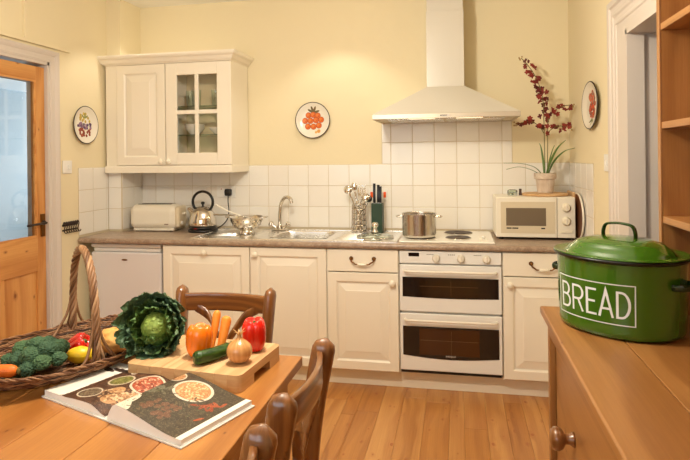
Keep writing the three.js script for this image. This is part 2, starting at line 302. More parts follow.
// porch outside the glazed door; roof and end walls added to cut its daylight
struct('wall_porch', [bx(XL - 1.5, XL - 1.4, -0.12, 2.14, -0.8, 3.6), bx(XL - 1.5, XL - T, -0.12, -0.02, -0.8, 3.6), bx(XL - 1.4, XL - T, -0.02, 2.14, 3.5, 3.6), bx(XL - 1.4, XL - T, -0.02, 0.9, -0.8, -0.7)], std([166, 182, 190], 0.8), 'pale rendered porch wall outside the glazed door, with added end walls', 'wall');
struct('trim_3', [bx(XL - 1.4, XL - 1.33, -0.02, 2.14, 0.42, 0.5), bx(XL - 1.4, XL - 1.33, -0.02, 2.14, -0.1, -0.02), bx(XL - 1.4, XL - 1.33, 2.05, 2.14, -0.8, 3.6)], std([196, 210, 218], 0.5), 'pale porch posts outside the glazed door', 'post');
struct('roof_porch_added', bx(XL - 1.7, XL - T, 2.15, 2.22, -0.9, 3.7), std([150, 140, 126], 0.8), 'added flat roof shading the porch outside the glazed door', 'roof');  // added roof, keeps sky light off the porch wall

// ---------------------------------------------------------------- recessed ceiling downlights (above the frame), each a fitting and its light
function downlight(x, z, power, angle, label) {
  const t = thing('ceiling_downlight', label, 'downlight', [x, HC, z], 0, 'recessed ceiling downlights');
  part(t, 'trim_ring', lathe([[.036, -.002], [.05, -.001], [.052, -.004], [.046, -.008], [.036, -.006]], 32), M.white);
  part(t, 'lamp', cyl(.036, .036, .004, 24).translate(0, -.006, 0), std([255, 240, 215], .5, { emissive: srgb(255, 226, 180), emissiveIntensity: 6 }));
  const l = new THREE.SpotLight(new THREE.Color().setRGB(1, 0.92, 0.78), power, 0, angle, 0.2, 2); l.name = 'downlight_beam'; l.castShadow = true; l.shadow.radius = 1.8;
  l.position.set(x, HC - .015, z); l.target.position.set(x, 0, z); scene.add(l, l.target);
}
downlight(-2.1, 0.43, 3.2, 0.87, 'recessed downlight above the wall cabinet');
downlight(-0.82, 0.43, 3, 0.87, 'recessed downlight above the sink');
{ // unseen pendant globe on a cord, added above the table for general light
  const x = -0.6, y = 2.18, z = 2.32, t = thing('added_pendant', 'added opal glass pendant above the table, out of view', 'lamp', [x, HC, z]);
  part(t, 'ceiling_rose', lathe([[0, -.03], [.02, -.03], [.05, -.012], [.052, 0]], 24), M.white); part(t, 'cord', rod([0, -.03, 0], [0, y - HC + .11, 0], .004), M.white);
  part(t, 'holder', cyl(.028, .024, .05, 20).translate(0, y - HC + .08, 0), M.white);
  part(t, 'globe', sph(.09, 1, 1, 1, 32, 20).translate(0, y - HC, 0), std([255, 244, 226], .4, { emissive: srgb(255, 232, 196), emissiveIntensity: 1.5 }));
  const l = new THREE.PointLight(new THREE.Color().setRGB(1, 0.92, 0.77), 16.5, 0, 2); l.name = 'pendant_fill'; l.position.set(x, y, z); l.castShadow = true; l.shadow.radius = 4; scene.add(l);
}
// ---------------------------------------------------------------- fitted kitchen along the back wall
const FZ = 0.6;                                                     // plane of the door fronts
function door(t, x0, x1, y0, y1, z, name = 'door', frame = 0.052) {  // raised-panel front: frame with a sunk moulding, and the panel as its child
  const w = x1 - x0, h = y1 - y0, th = 0.019;
  const d = wpart(t, name, [rings(w, h, [[0, 0], [0, th - .003], [.003, th], [frame, th], [frame + .006, th - .005], [frame + .011, th - .008]], false).translate(x0, y0, z - th), bx(x0 + .004, x1 - .004, y0 + .004, y1 - .004, z - th - .001, z - .011)], M.cream);
  wpart(d, 'raised_panel', rings(w - 2 * frame - .022, h - 2 * frame - .022, [[0, 0], [.006, 0.0005], [.046, .0085], [.049, .0105], [.052, .0105]]).translate(x0 + frame + .011, y0 + frame + .011, z - .0112), M.cream);
  return d;
}
function knob(d, x, y, z) { wpart(d, 'knob', orient(lathe([[0, 0], [.011, 0], [.011, .004], [.007, .008], [.008, .012], [.0175, .017], [.0195, .023], [.016, .03], [0, .034]], 20), [0, 0, 1], [x, y, z]), M.knob); }
function bailHandle(d, x, y, z) {
  const h = wpart(d, 'bail_handle', [...[-1, 1].map((s) => orient(lathe([[0, 0], [.012, 0], [.013, .003], [.008, .005], [.005, .012], [.0075, .016], [.006, .022], [0, .024]], 16), [0, 0, 1], [x + s * .07, y + .012, z])),
    ...[-1, 1].map((s) => tube([[x + s * .07, y + .012, z + .018], [x + s * .066, y - .004, z + .02], [x + s * .052, y - .012, z + .022], [x + s * .042, y - .02, z + .022], [x + s * .03, y - .021, z + .022]], .0042, 16, 8))], M.brass);
  wpart(h, 'grip', orient(lathe([[0, -.026], [.0065, -.026], [.009, -.016], [.0098, 0], [.009, .016], [.0065, .026], [0, .026]], 14), [1, 0, 0], [x, y - .021, z + .022]), M.knob);
}
function unit(label, x0, x1, fn) {
  const t = thing('base_cabinet', label, 'cabinet', [(x0 + x1) / 2, 0.1, 0.3], 0, 'cream base cabinets');
  wpart(t, 'carcass', [bx(x0, x0 + .016, .105, .855, .02, FZ - .021), bx(x1 - .016, x1, .105, .855, .02, FZ - .021), bx(x0 + .016, x1 - .016, .105, .121, .02, FZ - .021), bx(x0 + .016, x1 - .016, .121, .855, .02, .03), bx(x0 + .016, x1 - .016, .82, .855, FZ - .06, FZ - .021)], M.cream);
  fn(t); return t;
}
unit('cream cupboard beside the fridge with centred knob on its door', -1.912, -1.307, (t) => { knob(door(t, -1.909, -1.310, .115, .852, FZ), -1.612, .812, FZ); });
unit('cream cupboard below the sink bowl with knob at top left', -1.307, -0.803, (t) => { knob(door(t, -1.304, -0.807, .115, .852, FZ), -1.265, .808, FZ); });
unit('cream cupboard left of the oven with one drawer and brass handle', -0.803, -0.357, (t) => {
  const d = wpart(t, 'drawer', rings(.438, .137, [[0, 0], [0, .016], [.004, .019]]).translate(-.799, .715, FZ - .019), M.cream); bailHandle(d, -.578, .785, FZ);
  knob(door(t, -.799, -.361, .115, .709, FZ), -.396, .654, FZ);
});
unit('cream cupboard right of the oven with one drawer and brass handle', 0.245, 0.70, (t) => {
  const d = wpart(t, 'drawer', rings(.447, .137, [[0, 0], [0, .016], [.004, .019]]).translate(.249, .715, FZ - .019), M.cream); bailHandle(d, .475, .78, FZ);
  knob(door(t, .249, .696, .115, .709, FZ), .285, .668, FZ);
});
single('plinth', 'cream plinth board along the floor under the cabinets', 'plinth', bx(-1.912, XR - .002, 0.0, .1, .513, .53, .002), M.cream, [0, 0, 0]);
// worktop with cut-outs for sink and hob left as recesses above a thin slab
{
  const t = thing('worktop', 'mottled brown laminate worktop with rounded front edge', 'worktop', [-0.9, .857, .31]);
  const x0 = XL + .008, x1 = XR - .008, top = CT, S = [-1.23, -0.82, .12, .5];   // sink opening
  wpart(t, 'slab', [bx(x0, S[0], .857, top, .008, .6), bx(S[1], x1, .857, top, .008, .6), bx(S[0], S[1], .857, top, .008, S[2]), bx(S[0], S[1], .857, top, S[3], .6), bx(x0, -2.42, .857, top - .0004, .28, .6)], M.laminate, 0);
  wpart(t, 'front_edge', sweep([[x0, .875, .6], [-1, .875, .6], [x1, .875, .6]], () => [.018, .022], [0, 1, 0], 4, 20, 2.6), M.laminate, 0);
}
// fridge under the worktop
{
  const t = thing('fridge', 'white under counter fridge next to the wicker basket handle', 'fridge', [-2.19, 0, .3]);
  const x0 = -2.452, x1 = -1.934;
  wpart(t, 'body', bx(x0 + .002, x1 - .002, .03, .83, .29, .535, .006), M.white);
  wpart(t, 'top_panel', bx(x0, x1, .828, .8505, .29, .582, .006), M.white);
  const d = wpart(t, 'door', bx(x0, x1, .06, .796, .54, .582, .012), std([226, 222, 220], .22, { clearcoat: .5, clearcoatRoughness: .08 }));
  wpart(d, 'grip', bx(x0 + .01, x1 - .01, .797, .824, .545, .566, .008), M.white);
  wpart(d, 'badge', orient(sph(.022, 1, .28, .28), [0, 1, 0], [-2.2, .746, .583]), M.brass);
  for (const x of [x0 + .05, x1 - .05]) for (const z of [.33, .5]) wpart(t, 'foot', cyl(.016, .016, .032, 12).translate(x, 0, z), M.blackRough);
}
// double oven
{
  const x0 = -.353, x1 = .241, t = thing('double_oven', 'white built in double oven with dark glass windows', 'oven', [-.056, .11, .3]);
  wpart(t, 'body', bx(x0 + .01, x1 - .01, .122, .85, .03, .575), M.white);
  const cp = wpart(t, 'control_panel', bx(x0, x1, .776, .851, .575, .6, .004), M.white);
  wpart(cp, 'display', bx(-.298, -.235, .818, .84, .599, .6012), std([30, 18, 14], .1));
  for (let i = 0; i < 5; i++) wpart(cp, 'button', orient(cyl(.0035, .003, .004, 8), [0, 0, 1], [-.29 + i * .0135, .8, .6]), M.plastic);
  for (const x of [-.135, .01, .156]) { const k = wpart(cp, 'knob', orient(lathe([[0, 0], [.024, 0], [.024, .006], [.02, .009], [.0185, .022], [.016, .024], [0, .024]], 24), [0, 0, 1], [x, .81, .6]), M.plastic); wpart(k, 'pointer', bx(x - .004, x + .004, .792, .829, .622, .63, .002), M.plastic); }
  // small print marks beside the knobs
  const marks = []; for (const x of [-.19, -.065, .085]) for (let i = 0; i < 4; i++) marks.push(bx(x + i * .011, x + i * .011 + .007, .829, .833, .5998, .6006)); for (const k of marks) wpart(cp, 'printed_mark', k, M.print);
  for (const [a, b, w0, w1, hy, n] of [[.488, .768, .57, .694, .733, 0], [.136, .476, .22, .4, .442, 1]]) {
    const d = wpart(t, 'oven_door', bx(x0, x1, a, b, .577, .602, .005), M.white);
    // window: a gently bowed lower edge
    const pts = [[x0 + .018, w1], [x0 + .018, w0 + .008]]; for (let i = 1; i < 12; i++) { const k = i / 12; pts.push([mix(x0 + .018, x1 - .018, k), w0 + .008 - .018 * Math.sin(k * Math.PI) * (n ? 1 : .35)]); } pts.push([x1 - .018, w0 + .008], [x1 - .018, w1]);
    const win = wpart(d, 'window', extr(pts.reverse(), .002, .0006).translate(0, 0, .6018), std([34, 26, 22], .07));
    wpart(win, 'inner_glass', bx(x0 + .115, x1 - .13, w0 + .014, w1 - .012, .6040, .6046), std(n ? [66, 36, 14] : [44, 28, 14], .06));
    wpart(win, 'rack', [rod([x0 + .12, (w0 + w1) / 2 + .01, .6046], [x1 - .135, (w0 + w1) / 2 + .01, .6046], .0008), rod([-.05, w0 + .02, .6046], [-.05, w1 - .02, .6046], .0006)], std([110, 80, 40], .4));
    wpart(d, 'handle', [tube([[x0 + .03, hy, .602], [x0 + .036, hy, .625], [x0 + .06, hy, .634], [-.056, hy, .636], [x1 - .06, hy, .634], [x1 - .036, hy, .625], [x1 - .03, hy, .602]], .0075, 50, 10)], M.plastic);
    if (n) { const tex = canvasTex(256, 64, (c, w, h) => { c.fillStyle = '#2a2220'; c.fillRect(0, 0, w, h); c.fillStyle = '#d8d2c8'; c.font = 'italic bold 46px serif'; c.textAlign = 'center'; c.fillText('Whirlpool', w / 2, 46); });
      const g = new THREE.PlaneGeometry(.062, .0155).translate(-.056, .229, .6052); wpart(win, 'maker_mark', g, std([255, 255, 255], .3, { map: tex })); }
  }
  wpart(t, 'vent', bx(x0 + .005, x1 - .005, .118, .134, .575, .59), M.blackRough);
}
// stainless sink top with drainers, laid on the worktop
{
  const y = CT, t = thing('kitchen_sink', 'stainless steel sink bowl with ribbed drainer beside the cooker', 'sink', [-1.1, y, .31]);
  const S = [-1.215, -.835, .135, .485], X = [-1.72, -.385], Z = [.07, .56];
  wpart(t, 'deck', [bx(X[0], S[0], y, y + .004, Z[0], Z[1], .002), bx(S[1], X[1], y, y + .004, Z[0], Z[1], .002), bx(S[0], S[1], y, y + .004, Z[0], S[2], .002), bx(S[0], S[1], y, y + .004, S[3], Z[1], .002)], M.steelBrushed);
  wpart(t, 'rim', moulding([[X[0], Z[0]], [X[1], Z[0]], [X[1], Z[1]], [X[0], Z[1]], [X[0], Z[0] + .0001]], [[0, 0], [0, .006], [.006, .007], [.012, .004], [.012, 0]], (p, q, h) => [p, y + h, q]), M.steelBrushed);
  const cx = (S[0] + S[1]) / 2, cz = (S[2] + S[3]) / 2, hw = (S[1] - S[0]) / 2, hd = (S[3] - S[2]) / 2;
  wpart(t, 'bowl', patch((u, v) => { const th = v * 2 * Math.PI, pr = [[1.01, .005], [1, .004], [.985, -.006], [.96, -.09], [.92, -.115], [.8, -.122], [.1, -.126], [0, -.126]], k = u * 7, i = Math.min(6, Math.floor(k)), f = k - i, s = mix(pr[i][0], pr[i + 1][0], f), h = mix(pr[i][1], pr[i + 1][1], f), c = Math.cos(th), n = Math.sin(th), e = 2 / 7; return V(cx + Math.sign(c) * Math.abs(c) ** e * hw * s, Math.max(y + h, y - .034 + .0 * h) * 0 + y + h, cz + Math.sign(n) * Math.abs(n) ** e * hd * s); }, 14, 48), M.steelBrushed);
  wpart(t, 'drain', lathe([[0, .001], [.02, .001], [.035, .003], [.038, 0]]).translate(cx, y - .126, cz), M.chrome);
  for (let i = 0; i < 9; i++) { const z = .13 + i * .046; wpart(t, 'drainer_rib', sweep([[-.79, y + .004, z], [-.6, y + .004, z], [-.41, y + .004, z]], (k) => [.006, .003 * Math.min(1, 8 * k, 8 * (1 - k)) + .0004], [0, 0, 1], 10, 8), M.steelBrushed); }
  for (let i = 0; i < 6; i++) { const z = .16 + i * .05; wpart(t, 'drainer_rib', sweep([[-1.67, y + .004, z], [-1.5, y + .004, z], [-1.34, y + .004, z]], (k) => [.006, .003 * Math.min(1, 8 * k, 8 * (1 - k)) + .0004], [0, 0, 1], 10, 8), M.steelBrushed); }
}
{ // mixer tap
  const x = -1.262, y = CT + .005, z = .115, t = thing('mixer_tap', 'chrome swan neck mixer tap behind the sink bowl', 'tap', [x, y, z]);
  part(t, 'base', [bx(-.06, .06, 0, .012, -.02, .02, .006), lathe([[0, .01], [.022, .01], [.02, .03], [.014, .045], [.012, .05], [0, .05]])], M.chrome);
  part(t, 'spout', [tube([[0, .045, 0], [.003, .12, .002], [.014, .19, .008], [.045, .234, .025], [.08, .24, .045], [.103, .226, .058], [.108, .206, .062]], .013, 40, 12), orient(cyl(.0125, .0125, .018, 14), [.2, -1, .12], [.1065, .216, .061])], M.chrome);
  for (const s of [-1, 1]) { const h = part(t, 'tap_handle', [orient(cyl(.012, .011, .032, 14), [s * .8, .6, .1], [s * .03, .02, 0]), orient(lathe([[0, 0], [.014, 0], [.021, .006], [.021, .02], [.016, .026], [0, .027]], 16), [s * .8, .6, .1], [s * .055, .039, .003])], M.chrome); }
}
{ // hob
  const y = CT, x0 = -.36, x1 = .208, z0 = .055, z1 = .565, t = thing('electric_hob', 'white enamel electric hob with four solid hotplates', 'hob', [-.07, y, .31]);
  wpart(t, 'plate', bx(x0, x1, y, y + .011, z0, z1, .005), M.enamel);
  for (const [x, z, r] of [[-.235, .42, .09], [-.235, .19, .075], [-.005, .17, .09], [-.005, .40, .075]]) { const h = wpart(t, 'hotplate', lathe([[0, .006], [.02, .006], [.024, .008], [r - .006, .008], [r, .005], [r, 0]], 36).translate(x, y + .011, z), std([58, 38, 22], .45, { metalness: .4 })); wpart(h, 'ring', lathe([[r, 0], [r + .005, 0], [r + .005, .003], [r, .0045]], 36).translate(x, y + .0112, z), M.steel); }
  const s = wpart(t, 'switch', [bx(.125, .165, y + .011, y + .016, .42, .50, .002)], M.plastic); wpart(s, 'slider', bx(.138, .152, y + .016, y + .03, .425, .455, .004), M.white);
}
// cooker hood
{
  const t = thing('cooker_hood', 'cream pyramid chimney hood above the cooker', 'hood', [-.078, 1.655, .25]), xa = -.525, xb = .368, z1 = .5, y0 = 1.65, cx0 = -.195, cx1 = .045, cz = .285;
  const hoodM = std([206, 199, 184], .3, { clearcoat: .3, clearcoatRoughness: .2 });
  const q = [], Q = (a, b, c, d) => q.push(...a, ...b, ...c, ...a, ...c, ...d), yb = y0 + .03, yt = 1.868;
  const A = [xa, yb, 0.002], B = [xb, yb, 0.002], C = [xb, yb, z1], D = [xa, yb, z1], a = [cx0, yt, .002], b = [cx1, yt, .002], c = [cx1, yt, cz], d = [cx0, yt, cz];
  Q(D, C, c, d); Q(C, B, b, c); Q(A, D, d, a); Q(d, c, b, a); Q(A, B, b, a);
  const g = new THREE.BufferGeometry(); g.setAttribute('position', new THREE.Float32BufferAttribute(q, 3)); g.computeVertexNormals();
  wpart(t, 'canopy', g, hoodM);
  wpart(t, 'front_strip', [bx(xa, xb, y0, yb, z1 - .012, z1, .002), bx(xa, xa + .012, y0, yb, .002, z1 - .012), bx(xb - .012, xb, y0, yb, .002, z1 - .012), bx(xa, xb, y0, yb, .002, .012)], std([196, 184, 164], .38, { metalness: .5 }));
  const u = wpart(t, 'underside', bx(xa + .012, xb - .012, y0 + .006, y0 + .014, .012, z1 - .012), std([205, 190, 160], .4));
  for (const [p, r] of [[-.44, -.085], [-.07, .29]]) wpart(u, 'filter', [bx(p, r, y0 + .002, y0 + .006, .05, .4), ...Array.from({ length: 12 }, (_, i) => bx(p + .01 + i * .028, p + .022 + i * .028, y0 + .0005, y0 + .002, .06, .39))], M.steelBrushed);
  wpart(t, 'chimney', [bx(cx0, cx1, yt, 2.36, .002, cz, .002)], hoodM); wpart(t, 'chimney_sleeve', bx(cx0 + .004, cx1 - .004, 2.36, HC - .001, .002, cz - .004, .002), hoodM);
  const tex = canvasTex(128, 32, (k, w, h) => { k.fillStyle = '#c4beb4'; k.fillRect(0, 0, w, h); k.fillStyle = '#33302c'; k.font = 'bold 26px sans-serif'; k.fillText('NEFF', 34, 25); k.beginPath(); k.arc(18, 16, 10, 0, 7); k.fill(); });
  wpart(t, 'badge', new THREE.PlaneGeometry(.06, .014).translate(-.078, y0 + .0155, z1 + .0008), std([255, 255, 255], .4, { map: tex }));
  for (const [x, w] of [[-.22, .16], [.072, .16]]) {
    wpart(u, 'lamp', bx(x - w / 2, x + w / 2, y0 + .001, y0 + .006, .43, .475, .002), std([255, 245, 225], .4, { emissive: srgb(255, 228, 180), emissiveIntensity: 4 }));
    const l = new THREE.RectAreaLight(new THREE.Color().setRGB(1, .84, .6), 80, w, .045); l.name = 'hood_light'; l.position.set(x, y0 - .004, .452); l.lookAt(x, 0, .452); scene.add(l);
  }
}
// wall cabinet
{
  const t = thing('wall_cabinet', 'cream wall cabinet with one panelled and one glazed door', 'cabinet', [-2.03, 1.32, .17]);
  const x0 = -2.508, x1 = -1.536, y0 = 1.372, y1 = 2.1, z = .33, xi = -2.408;
  wpart(t, 'carcass', [bx(xi, xi + .016, y0, y1, .008, z - .02), bx(x1 - .016, x1, y0, y1, .008, z - .02), bx(xi + .016, x1 - .016, y0, y0 + .016, .008, z - .02), bx(xi + .016, x1 - .016, y1 - .016, y1, .008, z - .02), bx(-2.04, -2.024, y0 + .016, y1 - .016, .02, z - .02)], M.cream);
  wpart(t, 'back_panel', bx(xi + .016, x1 - .016, y0 + .016, y1 - .016, .009, .015), M.creamIn);
  wpart(t, 'filler_panel', bx(x0, -2.418, y0, y1, z - .05, z - .012, .002), M.cream);
  for (const y of [1.585, 1.79]) wpart(t, 'glass_shelf', bx(-2.02, x1 - .02, y, y + .006, .02, z - .045), std([190, 215, 200], .03, { transmission: 1, thickness: 0 }));
  const d1 = door(t, -2.415, -2.035, y0 + .004, y1 - .004, z, 'door', .06); knob(d1, -2.06, 1.402, z);
  const g0 = -2.027, g1 = x1 + .002, ya = y0 + .004, yb = y1 - .004, fr = .085, wm = (g0 + g1) / 2 - .012, hm = (ya + yb) / 2 + .012;
  const d2 = wpart(t, 'glazed_door', [bx(g0, g0 + fr, ya, yb, z - .019, z, .003), bx(g1 - fr - .02, g1, ya, yb, z - .019, z, .003), bx(g0 + fr, g1 - fr - .02, ya, ya + fr, z - .019, z, .003), bx(g0 + fr, g1 - fr - .02, yb - fr, yb, z - .019, z, .003), bx(wm - .014, wm + .014, ya + fr, yb - fr, z - .017, z - .002, .003), bx(g0 + fr, g1 - fr - .02, hm - .014, hm + .014, z - .0172, z - .0022, .003)], M.cream);
  for (const [a, b] of [[g0 + fr, wm - .014], [wm + .014, g1 - fr - .02]]) for (const [c, d] of [[ya + fr, hm - .014], [hm + .014, yb - fr]]) wpart(d2, 'pane', bx(a, b, c, d, z - .012, z - .008), M.glass);
  knob(d2, -2.0, 1.402, z);
  const pth = [[x1, .01], [x1, z], [x0, z], [x0, .28]].map((p) => p);
  wpart(t, 'cornice', moulding(pth, [[-.02, 0], [.002, 0], [.006, .006], [.018, .014], [.03, .034], [.046, .044], [.052, .056], [.052, .066], [-.02, .066]].map(([o, h]) => [-o * -1, h]), (p, q, h) => [p, y1 - .002 + h, q]), M.cream);
  wpart(t, 'pelmet', moulding([[x1, .01], [x1, z], [x0, z], [x0, .28]], [[-.018, 0], [.0, 0], [.003, -.008], [.003, -.05], [-.018, -.05]], (p, q, h) => [p, y0 + h, q]), M.cream);
}
// ---------------------------------------------------------------- things on the worktop
const WT = CT + .0003;
{ // toaster
  const w = .37, h = .185, d = .17, t = thing('toaster', 'rounded cream toaster at the left end of the worktop', 'toaster', [-2.185, WT, .185], 0.06);
  part(t, 'body', [new RoundedBoxGeometry(w, h, d, 5, .055).translate(0, h / 2 + .012, 0)], M.plastic);
  part(t, 'base', bx(-w / 2 + .03, w / 2 - .03, .006, .022, -d / 2 + .02, d / 2 - .02, .004), M.plastic);
  for (const x of [-.13, .13]) for (const z of [-.05, .05]) part(t, 'foot', cyl(.012, .012, .008, 12).translate(x, 0, z), M.blackRough);
  for (const z of [-.03, .03]) part(t, 'slot', bx(-.13, .13, h + .006, h + .0135, z - .012, z + .012, .003), M.blackRough);
  part(t, 'end_panel', new RoundedBoxGeometry(.04, h - .03, d - .03, 4, .018).translate(w / 2 - .004, h / 2 + .012, 0), std([214, 198, 168], .4));
  part(t, 'lever', bx(w / 2 + .014, w / 2 + .036, .12, .134, -.016, .016, .004), M.plastic); part(t, 'dial', orient(cyl(.013, .012, .012, 16), [1, 0, 0], [w / 2 + .014, .06, .03]), M.white);
  part(t, 'maker_mark', bx(.095, .125, .052, .058, d / 2 - .0006, d / 2 + .0006), std([120, 95, 70], .5));
}
{ // kettle
  const t = thing('electric_kettle', 'round shiny chrome kettle with black hoop handle', 'kettle', [-1.815, WT, .2], -0.1);
  part(t, 'base', lathe([[0, 0], [.1, 0], [.106, .006], [.106, .014], [.098, .022], [0, .024]], 36), M.black);
  part(t, 'skirt', lathe([[.095, .024], [.099, .026], [.099, .036], [.094, .04], [0, .04]], 36), M.black);
  part(t, 'body', lathe([[0, .04], [.094, .04], [.098, .05], [.096, .085], [.085, .13], [.066, .158], [.05, .168], [.046, .172], [.046, .176], [.03, .183], [0, .186]], 48), M.chrome);
  part(t, 'lid_knob', lathe([[0, .184], [.008, .184], [.006, .192], [.013, .2], [.014, .208], [.008, .215], [0, .216]], 20), M.black);
  part(t, 'spout', sweep([[-.062, .12, 0], [-.085, .138, 0], [-.108, .155, 0], [-.118, .166, 0]], (k) => [mix(.022, .012, k), mix(.028, .013, k)], [0, 0, 1], 12, 14), M.chrome);
  const arc = []; for (let i = 0; i <= 24; i++) { const a = (-42 + i * 264 / 24) * Math.PI / 180; arc.push([Math.cos(a) * .082, .212 + Math.sin(a) * .076, 0]); }
  part(t, 'handle', sweep(arc, () => [.011, .0095], [0, 0, 1], 60, 12), M.black);
  part(t, 'indicator', bx(-.012, .012, .026, .034, .098, .1005, .001), std([140, 20, 10], .3));
}
{ // double socket with plug and kettle flex
  const t = thing('double_socket', 'white double socket behind the kettle', 'socket', [-1.715, 1.125, .0062]);
  part(t, 'plate', bx(-.075, .075, 0, .088, 0, .009, .003), M.white); for (const x of [-.055, .0]) part(t, 'switch', bx(x - .006, x + .006, .055, .073, .009, .0125, .001), M.white); part(t, 'neon', bx(-.04, -.033, .06, .067, .009, .011), std([170, 60, 40], .4));
  const p = thing('black_plug', 'black plug and flex of the kettle in the wall socket', 'plug', [-1.69, 1.165, .0155]);
  part(p, 'plug_body', new RoundedBoxGeometry(.052, .052, .036, 3, .012).translate(0, 0, .018), M.black);
  part(p, 'plug_cap', orient(lathe([[0, 0], [.022, 0], [.02, .008], [0, .01]], 18), [0, 0, 1], [0, .003, .036]), M.blackRough);
  part(p, 'flex', tube([[0, -.022, .02], [.004, -.07, .03], [.014, -.13, .04], [.012, -.19, .06], [-.015, -.235, .09], [-.06, -.262, .13], [-.1, -.2665, .17]], .0042, 50, 8), M.black);
}
{ // colander with salad servers
  const t = thing('colander', 'chrome footed colander standing on the drainer', 'colander', [-1.43, CT + .0075, .33]);
  const pr = [[.052, 0], [.056, .002], [.05, .022], [.046, .026], [.07, .034], [.095, .06], [.108, .09], [.113, .112], [.121, .114], [.122, .117], [.111, .1165], [.104, .09], [.09, .062], [.066, .04], [0, .032]];
  part(t, 'bowl', lathe(pr, 48), M.chrome);
  for (let r = 0; r < 4; r++) for (let i = 0; i < 16; i++) { if (rnd() < .0) continue; const a = (i + r % 2 / 2) / 16 * 2 * Math.PI; if (Math.sin(a) < -.2) continue; const rad = [.083, .097, .1035, .109][r], y = [.046, .062, .077, .093][r]; part(t, 'hole', orient(cyl(.0032, .0032, .0015, 8), [Math.cos(a), -.5 + r * .1, Math.sin(a)], [Math.cos(a) * rad, y, Math.sin(a) * rad]), M.blackRough); }
  for (const s of [-1, 1]) part(t, 'handle', tube([[s * .112, .112, -.035], [s * .14, .116, -.028], [s * .148, .117, 0], [s * .14, .116, .028], [s * .112, .112, .035]], .0048, 24, 8), M.chrome);
  const s1 = thing('serving_spoon', 'cream spoon leaning up out of the colander', 'spoon', [-1.43, CT + .0075, .33]);
  part(s1, 'handle', sweep([[-.215, .2, .02], [-.12, .15, .01], [-.02, .115, 0]], () => [.008, .004], [0, 0, 1], 10, 10), M.plastic); part(s1, 'bowl', sph(.026, 1.3, .4, 1).rotateZ(-.35).translate(.01, .098, 0), M.plastic);
  const s2 = thing('spatula', 'steel spatula lying level across the colander rim', 'spatula', [-1.43, CT + .0075, .33]);
  part(s2, 'handle', sweep([[-.24, .127, .0], [-.15, .128, .01], [-.06, .124, .02]], () => [.009, .006], [0, 0, 1], 10, 10), M.steel); part(s2, 'blade', bx(-.07, .05, .1225, .1245, -.02, .055, .0008), M.steel);
}
{ // utensil holder
  const X = -.677, Z = .15, Y = CT + .0075, t = thing('utensil_holder', 'chrome wire utensil holder on the drainer', 'utensil holder', [X, Y, Z]);
  part(t, 'base', lathe([[0, .002], [.05, .002], [.052, .004], [.052, 0]], 24), M.chrome);
  for (let k = 0; k < 6; k++) { const r = mix(.052, .046, k / 5), y = .012 + k * .036; part(t, 'wire_ring', new THREE.TorusGeometry(r, .0038, 8, 32).rotateX(Math.PI / 2).translate(0, y, 0), M.chrome); }
  for (let k = 0; k < 12; k++) { const a = k / 12 * 2 * Math.PI, c = Math.cos(a), s = Math.sin(a); part(t, 'wire', rod([c * .052, .003, s * .052], [c * .046, .194, s * .046], .003, 6), M.chrome); }
  const G = 'utensils in the wire holder';
  const U = [['large steel ladle leaning left in the wire holder', -.062, .315, .01, 'ladle'], ['steel serving spoon at the left of the wire holder', -.03, .335, -.01, 'spoon'], ['steel slotted turner upright in the wire holder', .02, .31, -.015, 'turner'], ['steel fork in the middle of the wire holder', .0, .27, .02, 'fork'], ['round steel strainer leaning right in the wire holder', .045, .26, .01, 'strainer'], ['black rimmed skimmer at the right of the wire holder', .058, .25, -.012, 'skimmer']];
  for (const [lab, dx, h, dz, k] of U) {
    const u = thing(k === 'ladle' ? 'ladle' : k === 'turner' ? 'fish_slice' : k === 'fork' ? 'serving_fork' : k, lab, k, [X, Y, Z], 0, G), foot = [-dx * .35, .006, -dz], top = [dx, h - .05, dz];
    part(u, 'handle', sweep([foot, [(foot[0] + top[0]) / 2, h / 2, 0], top], () => [.005, .0025], [1, 0, 0], 10, 8), M.chrome);
    if (k === 'ladle' || k === 'strainer' || k === 'skimmer') part(u, 'bowl', new THREE.SphereGeometry(k === 'skimmer' ? .026 : .032, 18, 10, 0, Math.PI * 2, 0, Math.PI * .5).scale(1, .6, 1).rotateX(1.2).rotateZ(-dx * 6).translate(dx * 1.15, h - .022, dz + .004), k === 'skimmer' ? M.iron : M.chrome);
    if (k === 'spoon') part(u, 'bowl', sph(.02, 1, 1.6, .35).rotateZ(.15).translate(dx * 1.1, h - .022, dz), M.chrome);
    if (k === 'turner') part(u, 'blade', Array.from({ length: 4 }, (_, i) => bx(dx - .026 + i * .0145, dx - .018 + i * .0145, h - .05, h + .012, dz - .001, dz + .001)).concat(bx(dx - .026, dx + .0255, h - .06, h - .05, dz - .001, dz + .001)), M.chrome);
    if (k === 'fork') part(u, 'tines', Array.from({ length: 3 }, (_, i) => rod([dx - .01 + i * .01, h - .05, dz], [dx - .012 + i * .012, h, dz + .004], .0018, 6)), M.chrome);
  }
}
